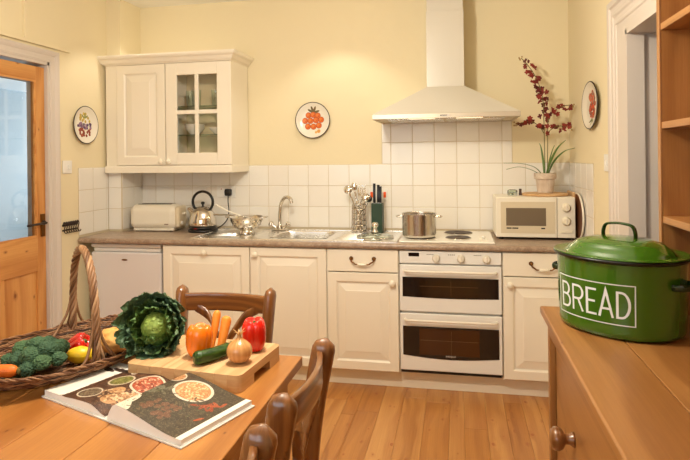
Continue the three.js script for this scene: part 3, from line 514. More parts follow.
{ // knife block
  const X = -.545, Y = CT + .0075, Z = .16, t = thing('knife_block', 'dark green upright knife block beside the utensil holder', 'knife block', [X, Y, Z]);
  part(t, 'body', bx(-.038, .038, 0, .2, -.045, .045, .003), std([30, 58, 36], .5));
  part(t, 'slot', bx(-.03, .03, .1992, .2008, -.03, .03), M.black);
  for (const [x, z, h, i] of [[-.02, .012, .135, 0], [.006, 0, .125, 1], [.022, .014, .115, 2]]) {
    const k = thing('kitchen_knife', ['tallest black handled knife, leftmost in the green block', 'black handled knife in the middle of the green block', 'black handled knife, rightmost in the green block'][i], 'knife', [X + x, Y + .2, Z + z], 0, 'knives in the green block');
    part(k, 'handle', sweep([[0, .004, 0], [0, h * .5, 0], [.001, h, 0]], (u) => [.0095, .012 + .002 * Math.sin(u * 6)], [1, 0, 0], 12, 10, 3), M.black); part(k, 'bolster', bx(-.006, .006, 0, .006, -.01, .01, .001), M.steel);
  }
  const s = thing('cooker_switch', 'white switch plate with two orange switches behind the knives', 'switch', [-.56, 1.106, .0062]);
  part(s, 'plate', bx(-.068, .068, 0, .086, 0, .009, .003), M.white); for (const x of [-.047, .047]) part(s, 'switch', bx(x - .009, x + .009, .022, .062, .009, .014, .002), std([235, 92, 30], .4));
}
{ // glass pan lid
  const t = thing('saucepan_cover', 'glass saucepan lid with steel knob on the drainer', 'pan lid', [-.53, CT + .0078, .395]);
  part(t, 'rim', lathe([[.116, 0], [.122, 0], [.123, .005], [.117, .007], [.116, 0]], 48), M.steel); part(t, 'glass_dome', lathe([[.117, .005], [.1, .016], [.06, .025], [.016, .028], [.016, .025], [.06, .022], [.1, .013], [.117, .003]], 40), M.glassSolid);
  part(t, 'knob', lathe([[0, .027], [.026, .027], [.019, .036], [.012, .05], [.014, .062], [.022, .072], [.022, .084], [.014, .094], [0, .096]], 24), M.chrome);
}
{ // stock pot
  const t = thing('saucepan', 'open steel pot with two handles on the hob', 'pot', [-.245, CT + .0194, .415]);
  part(t, 'body', lathe([[0, 0], [.098, 0], [.104, .006], [.1055, .02], [.1055, .142], [.11, .145], [.11, .147], [.104, .1465], [.1025, .14], [.1025, .01], [0, .006]], 56), std([206, 201, 193], .24, { metalness: 1 }));
  for (const s of [-1, 1]) part(t, 'handle', tube([[s * .104, .126, -.035], [s * .13, .127, -.033], [s * .14, .128, -.02], [s * .14, .128, .02], [s * .13, .127, .033], [s * .104, .126, .035]], .0048, 30, 8), M.chrome);
}
{ // microwave
  const X = .461, t = thing('microwave', 'cream microwave oven with two dials at the right end', 'microwave', [X, WT, .2]), w = .468, h = .248, d = .32;
  for (const x of [-.2, .2]) for (const z of [-.12, .12]) part(t, 'foot', cyl(.014, .014, .017, 12).translate(x, 0, z), M.blackRough);
  part(t, 'casing', bx(-w / 2, w / 2, .015, .015 + h, -d / 2, d / 2 - .02, .006), M.plastic);
  const dr = part(t, 'door', bx(-w / 2, .128, .015, .015 + h, d / 2 - .022, d / 2, .005), M.plastic);
  part(dr, 'frame_recess', bx(-w / 2 + .03, .118, .04, .235, d / 2 - .001, d / 2 + .0015, .001), std([214, 200, 172], .3));
  part(dr, 'window', bx(-w / 2 + .062, .064, .087, .197, d / 2, d / 2 + .0028, .0008), std([118, 104, 86], .12));
  for (const [a, b] of [[-.17, -.14], [-.136, -.1], [.035, .058]]) part(dr, 'printed_mark', bx(a, b, .068, .076, d / 2 + .001, d / 2 + .002), M.black);
  const cp = part(t, 'control_panel', bx(.131, w / 2, .015, .015 + h, d / 2 - .022, d / 2, .004), M.plastic);
  for (const y of [.2, .118]) { const k = part(cp, 'dial', orient(lathe([[0, 0], [.027, 0], [.0275, .004], [.022, .006], [.0215, .016], [.018, .018], [0, .018]], 28), [0, 0, 1], [.181, y, d / 2]), std([236, 226, 202], .3)); part(k, 'pointer', bx(.177, .185, y - .02, y + .02, d / 2 + .016, d / 2 + .022, .002), M.plastic); }
  part(cp, 'open_button', bx(.147, .217, .045, .062, d / 2, d / 2 + .006, .003), std([236, 226, 202], .3));
}
{ // bread board and orchid on the microwave
  const Y = WT + .2635, B = single('round_board', 'thin round wooden board lying on the microwave', 'board', lathe([[0, 0], [.138, 0], [.142, .004], [.142, .012], [.138, .016], [0, .016]], 48), M.board, [.545, Y, .19]);
  const j = thing('glass_shaker', 'small clear glass jar with dark stopper on the microwave', 'jar', [.345, Y, .17]);
  part(j, 'glass', lathe([[0, 0], [.03, 0], [.032, .01], [.032, .03], [.026, .036], [.026, .032], [.028, .012], [0, .006]], 20), M.glassSolid); 
  const j2 = single('cruet_bottle', 'tiny dark topped cruet bottle beside the clear jar', 'jar', [cyl(.01, .008, .03, 12), cyl(.009, .009, .012, 12).translate(0, .03, 0)], std([70, 45, 30], .3), [.395, Y, .17]);
}
{
  const P = V(.548, WT + .2635 + .0163, .185), t = thing('potted_orchid', 'dark red orchid in a whitewashed clay pot on the microwave', 'plant', P.toArray());
  const potTex = dataTex(256, 256, (u, v) => { const n = vnoise(u * 14, v * 14, 14, 14, 91) * .6 + vnoise(u * 50, v * 50, 50, 50, 92) * .4; return [mix(226, 186, n), mix(212, 164, n), mix(194, 142, n)]; });
  const potM = std([255, 255, 255], .85, { map: potTex });
  part(t, 'pot', lathe([[0, 0], [.046, 0], [.049, .004], [.058, .088], [.066, .09], [.069, .094], [.07, .124], [.067, .128], [.061, .127], [.058, .1], [0, .098]], 40), potM);
  part(t, 'soil', lathe([[0, .112], [.03, .111], [.06, .106]], 24), std([70, 48, 30], .95));
  const leafM = std([86, 120, 48], .42), stemM = std([112, 104, 48], .6), redM = [[122, 32, 24], [142, 40, 28], [98, 22, 22]].map((c) => std(c, .6)), yel = std([150, 110, 40], .6);
  const w2 = (x, y, z) => [x - P.x, y - P.y, z - P.z];
  const leaf = (pts, wd) => part(t, 'leaf', sweep(pts, (k) => [wd * Math.sin(Math.PI * clamp(k * .93 + .07, 0, 1)) ** .6 + .0006, .0016], [.3, 0, 1], 24, 8), leafM);
  leaf([[.0, .1, .01], [.03, .2, .02], [.075, .29, .03], [.118, .335, .05]], .017); leaf([[.01, .1, 0], [.05, .2, .02], [.11, .265, .05], [.168, .285, .08]], .015); leaf([[-.005, .1, 0], [-.012, .2, .01], [-.028, .3, .02], [-.036, .318, .022]], .016);
  leaf([[-.01, .1, .01], [-.06, .16, .04], [-.15, .19, .07], [-.265, .195, .09]], .008); leaf([[-.01, .1, .0], [-.08, .145, .05], [-.17, .17, .09], [-.25, .155, .11]], .007); leaf([[.012, .1, .01], [.025, .19, -.01], [.05, .27, -.03], [.065, .305, -.04]], .009);
  const stems = [[[0, .1, 0], [-.002, .3, 0], [-.004, .48, 0], [-.012, .62, .0], [-.05, .74, .01], [-.1, .82, .02], [-.142, .868, .03]],
    [[.012, .1, .01], [.016, .3, .01], [.02, .46, .01], [.03, .5, .015], [.09, .545, .03], [.15, .555, .05], [.166, .548, .06]],
    [[.014, .36, .01], [.03, .4, .02], [.075, .425, .04], [.12, .42, .06], [.148, .408, .07]], [[-.003, .38, 0], [-.03, .42, .02], [-.08, .455, .04], [-.14, .452, .06], [-.175, .44, .07]]];
  for (const s of stems) part(t, 'stem', tube(s, .0028, 50, 6), stemM);
  const flower = (p, m, r) => { const g = []; const a0 = rnd() * 6; for (let i = 0; i < 5; i++) { const a = a0 + i * 1.257; g.push(new THREE.SphereGeometry(r * .62, 7, 5).scale(1, .72, .35).translate(r * .62, 0, 0).rotateY(rr(-.5, .5)).rotateZ(a)); } g.push(new THREE.SphereGeometry(r * .3, 6, 4).translate(0, 0, r * .25)); const q = merge(g); q.rotateY(rr(-.9, .9)); q.rotateX(rr(-.8, .5)); q.translate(p.x, p.y, p.z); part(t, 'flower', q, m); };
  const spots = [[0, .5, .985, 34], [1, .62, .97, 15], [2, .3, .95, 10], [3, .25, .97, 14]];
  for (const [si, a, b, n] of spots) { const c = curve(stems[si]); for (let i = 0; i < n; i++) { const k = mix(a, b, (i + rr(-.3, .3)) / n), p = c.getPointAt(clamp(k, 0, 1)), tip = sstep(.75, 1, (i) / n), s = mix(.032, .014, tip); p.add(V(rr(-s, s), rr(-s, s * .8), rr(-s, s))); p.x = Math.min(p.x, XR - P.x - .03); flower(p, redM[Math.floor(rnd() * 3)], mix(.0155, .009, tip)); } }
  for (const s of stems) { const e = s[s.length - 1]; for (let i = 0; i < 5; i++) part(t, 'bud', sph(.0042, 1, 1.5, 1, 8, 6).translate(Math.min(e[0] + rr(-.02, .012), XR - P.x - .01), e[1] + rr(-.012, .014), e[2] + rr(-.01, .01)), yel); }
}
{ // trays leaning on the right wall behind the microwave
  const ov = (rx, ry, th) => { const s = new THREE.Shape(); s.absellipse(0, 0, rx, ry, 0, Math.PI * 2); return new THREE.ExtrudeGeometry(s, { depth: th, bevelEnabled: true, bevelSize: .003, bevelThickness: .002, bevelSegments: 1, curveSegments: 40 }); };
  const t = thing('serving_tray', 'dark oval tray with pale rim leaning behind the microwave', 'tray', [XR - .012, WT, .27]);
  const put = (g, dx) => { g.rotateY(-Math.PI / 2); g.rotateZ(-.0); g.translate(dx, 0, 0); return g; };
  part(t, 'tray_base', put(ov(.17, .138, .004), -.001).translate(0, .142, .05), M.darkWood); part(t, 'rim', put(new THREE.TorusGeometry(1, .03, 8, 48).scale(.172, .14, .2), -.006).translate(0, .145, .05), M.plastic);
  const b = single('chopping_board', 'plain wooden chopping board standing behind the microwave', 'board', bx(-.014, 0, 0, .29, -.1, .12, .006), M.board, [XR - .02, WT, .17], 0);
}
// things in the glazed cabinet
{
  const mk = (name, label, cat, pr, m, pos, group) => single(name, label, cat, lathe(pr, 24), m, pos, 0, group);
  const gl = [[0, 0], [.028, 0], [.034, .12], [.0325, .12], [.0268, .004], [0, .004]];
  const xs = [-1.92, -1.85, -1.72, -1.645], labs = ['drinking glass on the top shelf, farthest left behind the glazing', 'drinking glass on the top shelf, second from left', 'drinking glass on the top shelf, third from left', 'drinking glass on the top shelf, farthest right behind the glazing'];
  xs.forEach((x, i) => mk('drinking_glass', labs[i], 'glass', gl, M.glassSolid, [x, 1.7965, .16 + (i % 2) * .05], 'glasses in the wall cabinet'));
  const bowl = [[0, 0], [.03, 0], [.032, .006], [.06, .035], [.072, .05], [.07, .05], [.057, .038], [.028, .01], [0, .008]];
  mk('china_bowl', 'white bowl on the middle shelf behind the right panes', 'bowl', bowl, M.enamel, [-1.69, 1.5915, .19]); 
  const plate = [[0, 0], [.05, 0], [.055, .004], [.1, .014], [.1, .017], [.053, .007], [0, .004]];
  for (let i = 0; i < 5; i++) mk('china_plate', ['white plate at the bottom of the cabinet stack', 'second white plate from the bottom of the cabinet stack', 'middle white plate of the cabinet stack', 'fourth white plate from the bottom of the cabinet stack', 'top white plate of the cabinet stack'][i], 'plate', plate, M.enamel, [-1.86, 1.3882 + i * .0078, .16], 'plates in the wall cabinet');
  for (let i = 0; i < 3; i++) mk('china_bowl', ['lowest small bowl behind the lower left pane', 'middle small bowl behind the lower left pane', 'topmost small bowl behind the lower left pane'][i], 'bowl', bowl, M.enamel, [-1.88, 1.5915 + i * .014, .18], 'bowls in the wall cabinet');
}
// ---------------------------------------------------------------- things on the walls
function wallPlate(pos, rx, ry, face, draw, label) {
  const t = thing('decorative_plate', label, 'plate', pos, face);
  const tex = canvasTex(512, 512, (c, w, h) => { c.fillStyle = '#e9e2d2'; c.fillRect(0, 0, w, h); draw(c); });
  const pr = [[1, .02], [.985, .024], [.93, .021], [.7, .01], [.5, .008], [0, .008]], s = [];
  const face3 = patch((u, v) => { const k = u * (pr.length - 1), i = Math.min(pr.length - 2, Math.floor(k)), f = k - i, r = mix(pr[i][0], pr[i + 1][0], f), z = mix(pr[i][1], pr[i + 1][1], f), a = v * Math.PI * 2; return V(Math.cos(a) * r * rx * .965, Math.sin(a) * r * ry * .965, z); }, 10, 48);
  const p = face3.attributes.position, uv = face3.attributes.uv; for (let i = 0; i < p.count; i++) uv.setXY(i, .5 + p.getX(i) / rx / 2, .5 + p.getY(i) / ry / 2);
  part(t, 'dish', face3, std([255, 255, 255], .18, { map: tex }));
  part(t, 'back', patch((u, v) => { const a = v * Math.PI * 2, r = mix(1, .5, u); return V(Math.cos(a) * r * rx * .97, Math.sin(a) * r * ry * .97, mix(.0185, .001, u)); }, 4, 48), M.enamel);
  const tor = new THREE.TorusGeometry(1, .028, 8, 64); tor.scale(rx * .975, ry * .975, .13).translate(0, 0, .021); part(t, 'rim', tor, M.iron);
}
const blob = (c, x, y, r, col, hi) => { c.fillStyle = col; c.beginPath(); c.arc(x, y, r, 0, 7); c.fill(); if (hi) { c.fillStyle = hi; c.beginPath(); c.arc(x + r * .1, y + r * .35, r * .28, 0, 7); c.fill(); } };
const leafP = (c, x, y, l, a, col) => { c.save(); c.translate(x, y); c.rotate(a); c.fillStyle = col; c.beginPath(); c.ellipse(l / 2, 0, l / 2, l / 6, 0, 0, 7); c.fill(); c.restore(); };
wallPlate([-1.034, 1.69, .001], .131, .133, 0, (c) => {
  for (const a of [-.3, -1.2, -1.9, -2.6]) leafP(c, 262, 150, 95, a, '#6a5a30');
  for (const [x, y] of [[190, 185], [258, 180], [325, 192], [140, 262], [218, 262], [298, 255], [375, 250], [180, 342], [262, 345], [340, 330]]) { blob(c, x, y, 43, '#8c3410'); blob(c, x, y, 39, '#d4601c'); blob(c, x - 9, y - 9, 22, '#e07c30'); blob(c, x + 10, y + 8, 5, '#7a4a18'); }
  blob(c, 340, 410, 26, '#d89a50'); blob(c, 300, 425, 18, '#d8a860');
}, 'round plate with printed oranges on the yellow back wall');
wallPlate([XL + .001, 1.66, .54], .131, .131, Math.PI / 2, (c) => {
  const cs = ['#8a6a8a', '#6a4a6a', '#4c3a5c', '#b89a3c', '#c8b04a', '#a8543a', '#8a3a2a'];
  for (let i = 0; i < 70; i++) { const a = rnd() * 6.28, r = Math.sqrt(rnd()) * 150, x = 256 + Math.cos(a) * r, y = 262 + Math.sin(a) * r * 1.1; blob(c, x, y, 20, y < 215 ? cs[3 + Math.floor(rnd() * 2)] : y < 300 ? cs[Math.floor(rnd() * 3)] : cs[5 + Math.floor(rnd() * 2)]); }
  for (const a of [-.5, -1.4, -2.5]) leafP(c, 256, 165, 80, a, '#8a8a48');
}, 'round plate with printed grapes and pansies on the left wall');
wallPlate([XR - .001, 1.685, .69], .185, .132, -Math.PI / 2, (c) => {
  for (let i = 0; i < 60; i++) { const a = rnd() * 6.28, r = Math.sqrt(rnd()); blob(c, 256 + Math.cos(a) * r * 105, 260 + Math.sin(a) * r * 150, 26, ['#b03a24', '#c44a2c', '#982c1e'][i % 3]); }
  for (const a of [.6, 1.5, 2.6]) leafP(c, 256, 400, 70, a, '#5f7038');
}, 'oval plate with printed red strawberries on the right wall');
for (const [x, z, y, rot, lab] of [[XL, .715, 1.33, Math.PI / 2, 'white light switch on the left wall beside the door frame'], [XR, .975, 1.33, -Math.PI / 2, 'white light switch on the right wall beside the doorway']]) {
  const t = thing('light_switch', lab, 'switch', [x, y, z], rot); part(t, 'plate', bx(-.043, .043, 0, .086, .0005, .009, .003), M.white); part(t, 'rocker', bx(.0, .018, .028, .056, .009, .016, .002), M.white);
}
{
  const t = thing('key_rack', 'small dark iron rack of hooks on the left wall', 'key rack', [XL, .94, .69], Math.PI / 2);
  part(t, 'rail', [bx(-.075, .075, .045, .06, .0005, .006, .001), bx(-.075, .075, .015, .024, .0005, .006, .001)], M.iron);
  for (let i = 0; i < 7; i++) part(t, 'hook', [tube([[-.066 + i * .022, .06, .004], [-.066 + i * .022, .075, .008], [-.066 + i * .022, .06, .02], [-.066 + i * .022, .03, .012], [-.066 + i * .022, .006, .014], [-.066 + i * .022, .002, .028], [-.066 + i * .022, .014, .034]], .0032, 20, 6), sph(.0065, 1, 1, .6, 8, 6).translate(-.066 + i * .022, .062, .01)], M.iron);
}
{ const t = thing('cable_trunking', 'yellow painted cable trunking above the pine door frame', 'trunking', [XL, 2.13, .85]); wpart(t, 'run', bx(XL, XL + .022, 2.128, 2.15, .69, 1.9, .002), M.wall); wpart(t, 'riser', bx(XL, XL + .02, 2.15, HC - .001, 1.055, 1.085, .002), M.wall); }
// ---------------------------------------------------------------- table and chairs
const TT = 0.75;
{
  const x0 = -1.56, x1 = -.517, z0 = 2.163, z1 = 3.55, th = .032, t = thing('dining_table', 'pine kitchen table carrying the basket, board and cookbook', 'table', [(x0 + x1) / 2, 0, (z0 + z1) / 2]);
  const n = 6; for (let i = 0; i < n; i++) { const a = mix(x0, x1, i / n), b = mix(x0, x1, (i + 1) / n); wpart(t, 'plank', bx(a + .0004, b - .0004, TT - th, TT, z0, z1, .0035), M.table, 2); }
  wpart(t, 'apron', bx(x0 + .09, x1 - .09, TT - th - .1, TT - th - .0005, z0 + .05, z0 + .072), M.table, 0); wpart(t, 'apron', bx(x0 + .09, x1 - .09, TT - th - .1, TT - th - .0005, z1 - .072, z1 - .05), M.table, 0);
  for (const x of [x0 + .05, x1 - .072]) wpart(t, 'apron', bx(x, x + .022, TT - th - .1, TT - th - .0005, z0 + .11, z1 - .11), M.table, 2);
  for (const x of [x0 + .075, x1 - .075]) for (const z of [z0 + .075, z1 - .075]) wpart(t, 'leg', [bx(x - .035, x + .035, .57, TT - th - .0006, z - .035, z + .035, .003), lathe([[0, 0], [.018, 0], [.022, .03], [.03, .05], [.024, .07], [.026, .12], [.036, .38], [.03, .47], [.036, .5], [.026, .53], [.035, .57], [0, .57]], 20).translate(x, 0, z)], M.table, 1);
}
function makeChair(label) {          // faces +z, back posts at z = -0.2
  const t = thing('dining_chair', label, 'chair', [0, 0, 0], 0, 'wooden dining chairs round the table');
  for (const s of [-1, 1]) {
    part(t, 'back_post', sweep([[s * .19, 0, -.25], [s * .182, .25, -.212], [s * .18, .46, -.19], [s * .183, .68, -.197], [s * .19, .84, -.222], [s * .192, .875, -.23], [s * .1925, .893, -.235]], (k) => { const e = k > .965 ? Math.sqrt(Math.max(0.03, 1 - ((k - .965) / .035) ** 2)) : 1, w = mix(.015, .0215, sstep(.3, .85, k)), d = mix(.018, .034, sstep(.45, .92, k)); return [w * e, d * e]; }, [1, 0, 0], 60, 18, 2.6), M.chair, 1);
    part(t, 'leg', sweep([[s * .185, 0, .2], [s * .18, .2, .19], [s * .178, .435, .185]], (k) => [mix(.014, .019, k), mix(.014, .019, k)], [1, 0, 0], 12, 14, 3), M.chair, 1);
    part(t, 'side_stretcher', rod([s * .184, .16, -.222], [s * .181, .16, .19], .011, 10), M.chair, 2);
    part(t, 'seat_rail', bx(s * .18 - .012, s * .18 + .012, .385, .435, -.175, .175, .003), M.chair, 2);
    // curved cross brace: sweeps from the rail towards the middle and out again to the seat
    part(t, 'cross_brace', sweep([[s * .128, .802, -.231], [s * .085, .775, -.23], [s * .03, .7, -.212], [-s * .02, .61, -.2], [-s * .08, .53, -.196], [-s * .165, .475, -.192]], (k) => [.019 - .004 * Math.sin(k * Math.PI), .0085], [s * .5, 1, 0], 40, 12, 3), M.chair, 1);
  }
  part(t, 'top_rail', patch((u, v) => { // curved plank between the posts
    const x = mix(-.176, .176, u), a = v * 2 * Math.PI, c = Math.cos(a), n = Math.sin(a), yy = Math.sign(c) * Math.abs(c) ** .35 * .036, zz = Math.sign(n) * Math.abs(n) ** .35 * .0095; return V(x, .826 + yy, -.218 - .028 * (1 - (x / .176) ** 2) + zz); }, 24, 24, .7), M.chair, 0);
  part(t, 'lower_rail', bx(-.17, .17, .455, .485, -.2, -.182, .004), M.chair, 0);
  part(t, 'front_rail', bx(-.165, .165, .385, .435, .175, .195, .003), M.chair, 0);
  part(t, 'stretcher', rod([-.181, .16, .0], [.181, .16, .0], .011, 10), M.chair, 0);
  part(t, 'seat', bx(-.205, .205, .436, .458, -.185, .215, .009), wood(tTable, .4), 2);
  return t;
}
const chair0 = makeChair('wooden cross back chair at the far end of the table, facing the camera');
chair0.position.set(-.935, 0, 2.055); chair0.rotation.y = 0.0; bases.set(chair0, [-.935, 0, 2.055]);
dup(chair0, [-.612, 0, 2.595], -Math.PI / 2, 'wooden cross back chair at the table side with both posts in view');
dup(chair0, [-.61, 0, 3.125], -Math.PI / 2, 'wooden chair nearest the camera, only its post top in view');

// ---------------------------------------------------------------- chopping board with vegetables
const noiseGeo = (g, amp, f, s = 3, vert) => { const p = g.attributes.position, n = g.attributes.normal; for (let i = 0; i < p.count; i++) { const x = p.getX(i), y = p.getY(i), z = p.getZ(i), d = (noise3(x * f + 50, y * f + 50, z * f + 50, s) - .5) * 2 * amp; p.setXYZ(i, x + n.getX(i) * d, y + n.getY(i) * d, z + n.getZ(i) * d); } g.computeVertexNormals(); return g; };
const BT = TT + .05;
{
  const W = .385, D = .285, C = [-.785, TT, 2.325], t = thing('chopping_block', 'thick wooden chopping board under the vegetables', 'chopping board', C, -.10);
  const n = 9; for (let i = 0; i < n; i++) { // staves run front to back
    const a = mix(-W / 2, W / 2, i / n), b = mix(-W / 2, W / 2, (i + 1) / n), last = i === n - 1, first = i === 0;
    if (!last && !first) { part(t, 'stave', bx(a + .0002, b - .0002, 0, .05, -D / 2, D / 2, .0012), M.board, 2); continue; }
    const s = last ? 1 : -1, X0 = last ? a : b, X1 = last ? b : a, r = .02, pts = [[X0, -D / 2], [X1 - s * r, -D / 2]]; for (let k = 0; k <= 6; k++) { const q = k / 6 * Math.PI / 2; pts.push([X1 - s * r + s * r * Math.sin(q), -D / 2 + r - r * Math.cos(q)]); } for (let k = 0; k <= 6; k++) { const q = k / 6 * Math.PI / 2; pts.push([X1 - s * r + s * r * Math.cos(q), D / 2 - r + r * Math.sin(q)]); } pts.push([X0, D / 2]);
    const up = (y0, y1, zz) => { const g = extr(pts, y1 - y0); g.rotateX(Math.PI / 2); g.translate(0, y1, 0); return g; };
    const foot = (near) => { const q = pts.filter(([, z]) => near ? z > .055 : z < -.055), zc = near ? .055 : -.055; const poly = near ? [[X1, zc], ...q, [X0, zc]] : [[X0, zc], ...q, [X1, zc]]; const g = extr(poly, .026); g.rotateX(Math.PI / 2); g.translate(0, .026, 0); return g; };
    part(t, 'stave', [up(.026, .05), foot(true), foot(false)], M.board, 2);
  }
}
function pepper(name, label, pos, col, r, h, turn, tilt, flip) {
  const t = thing(name, label, 'pepper', pos, turn), m = std(col, .16, { clearcoat: .8, clearcoatRoughness: .06 });
  const f = (u, v) => { const th = v * 2 * Math.PI, p = u * Math.PI, gr = (1 - Math.abs(Math.cos(th * 2 + .25 * Math.sin(th)))) ** 1.6, env = Math.sin(p), up = (1 - Math.cos(p)) / 2;
    const R = r * Math.pow(env, .52) * (1 - .15 * gr * (.35 + .65 * env)) * mix(.84, 1.03, sstep(0, .75, up)) * (1 + .04 * Math.cos(th + 1)), c = -Math.cos(p), q = R / r;
    return V(Math.cos(th) * R, h / 2 + Math.sign(c) * Math.abs(c) ** .72 * h / 2 - (c > 0 ? h * .2 * Math.exp(-((q / .42) ** 2)) - h * .05 * (1 - gr) * Math.exp(-(((q - .62) / .22) ** 2)) : -h * .12 * Math.exp(-((q / .3) ** 2))), Math.sin(th) * R); };
  const g = patch(f, 48, 64); g.computeBoundingBox(); const dy = -g.boundingBox.min.y; g.translate(0, dy, 0);
  const gm = std([70, 96, 36], .5), st = [lathe([[0, 0], [.011, .001], [.009, .005], [.005, .01], [0, .01]], 10).translate(0, h * .79 + dy, 0), sweep([[0, h * .8 + dy, 0], [.001, h * .87 + dy, 0], [.005, h * .93 + dy, .002]], (k) => [.005, .005], [1, 0, 0], 8, 8)];
  const all = [g, ...st]; if (flip) all.forEach((q) => { q.rotateX(Math.PI); }); if (flip || tilt) { all.forEach((q) => q.rotateZ(tilt || 0)); const b = new THREE.Box3(); g.computeBoundingBox(); b.copy(g.boundingBox); all.forEach((q) => q.translate(0, -b.min.y, 0)); }
  part(t, 'flesh', g, m); part(t, 'stalk', st, gm); return t;
}
pepper('bell_pepper', 'orange bell pepper in front of the cabbage on the board', [-.797, BT, 2.36], [246, 122, 10], .041, .1, .4, -.06);
pepper('bell_pepper', 'red bell pepper behind the onion on the board', [-.642, BT, 2.276], [222, 26, 12], .041, .104, 1.1, .05);
function carrotGeo(L, r, seg = 72) { const g = sweep([[0, 0, 0], [.001, L * .5, 0], [0, L, 0]], (k) => { const e = k < .14 ? Math.sqrt(1 - (1 - k / .14) ** 2) * .95 + .05 : 1; return [r * mix(1, .6, k ** 1.3) * e * (k > .97 ? .6 : 1), r * mix(1, .6, k ** 1.3) * e * (k > .97 ? .6 : 1)]; }, [1, 0, 0], seg, 18); const p = g.attributes.position; for (let i = 0; i < p.count; i++) { const y = p.getY(i), k = 1 + .035 * (vnoise(y * 420, 3, 4096, 4096, 8) - .5); p.setX(i, p.getX(i) * k); p.setZ(i, p.getZ(i) * k); } g.computeVertexNormals(); return g; }
const carrotM = std([232, 140, 44], .5), carrotM2 = std([226, 112, 28], .45);
{ // two carrots leaning up against the peppers
  const c = single('carrot', 'thin carrot standing beside the orange pepper', 'carrot', [orient(carrotGeo(.128, .0135), [-.02, -.92, .38], [0, .12, -.048])], carrotM, [-.768, BT + .004, 2.325], 0, 'carrots on the board');
  const d = single('carrot', 'thick carrot between the thin carrot and red pepper', 'carrot', [orient(carrotGeo(.108, .017), [-.06, -.9, .42], [.006, .101, -.045])], carrotM, [-.742, BT + .005, 2.32], 0, 'carrots on the board');
  for (const o of [c, d]) { // the thick top end is raised
  }
}
{
  const t = thing('courgette', 'dark green courgette lying beside the onion', 'courgette', [-.712, BT + .0215, 2.374], .25), skin = dataTex(256, 64, (u, v) => { const n = vnoise(u * 60, v * 14, 60, 14, 44), l = Math.abs(Math.sin(v * Math.PI * 8)) ** 8; return [mix(30, 74, n * .5 + l * .3), mix(58, 104, n * .5 + l * .3), mix(20, 44, n * .5)]; });
  const m = std([255, 255, 255], .25, { map: skin });
  part(t, 'skin', sweep([[-.075, 0, .045], [-.03, 0, .012], [0, .001, -.018], [.018, .002, -.045]], (k) => { const e = k < .1 ? Math.sqrt(1 - (1 - k / .1) ** 2) * .75 + .25 : k > .94 ? mix(1, .62, (k - .94) / .06) : 1; return [.0215 * e * mix(1, .86, k), .0215 * e * mix(1, .86, k)]; }, [0, 1, 0], 40, 20), m);
  part(t, 'stalk', sweep([[.018, .002, -.045], [.021, .004, -.055], [.023, .006, -.062]], () => [.012, .01], [0, 1, 0], 6, 8), std([112, 118, 60], .6));
}
{
  const t = thing('onion', 'brown onion at the front of the chopping board', 'onion', [-.65, BT, 2.385], .3);
  const tex = dataTex(256, 128, (u, v) => { const n = vnoise(u * 60, v * 3, 60, 3, 81), b = vnoise(u * 8, v * 6, 8, 6, 82); return [mix(226, 188, n * .7 + b * .2), mix(172, 122, n * .7 + b * .2), mix(108, 68, n * .7 + b * .2)]; });
  const pr = [[0, .002], [.008, .001], [.022, .006], [.034, .018], [.0385, .034], [.035, .05], [.025, .062], [.013, .07], [.007, .077], [.004, .086], [0, .087]]; const c = new THREE.SplineCurve(pr.map(([r, y]) => new THREE.Vector2(r, y))).getPoints(40).map((p) => [Math.max(0, p.x), p.y]);
  part(t, 'bulb', lathe(c, 40), std([255, 255, 255], .22, { map: tex, clearcoat: .5, clearcoatRoughness: .15 }));
  for (let i = 0; i < 6; i++) { const a = i * 1.05 + .3; part(t, 'dry_skin', sweep([[Math.cos(a) * .004, .078, Math.sin(a) * .004], [Math.cos(a) * .008, .09, Math.sin(a) * .008], [Math.cos(a) * .02, .097 + .004 * Math.sin(i * 3), Math.sin(a) * .02]], (k) => [.004 * (1 - k * .8), .0007], [-Math.sin(a), 0, Math.cos(a)], 8, 6), std([196, 150, 90], .6)); }
}
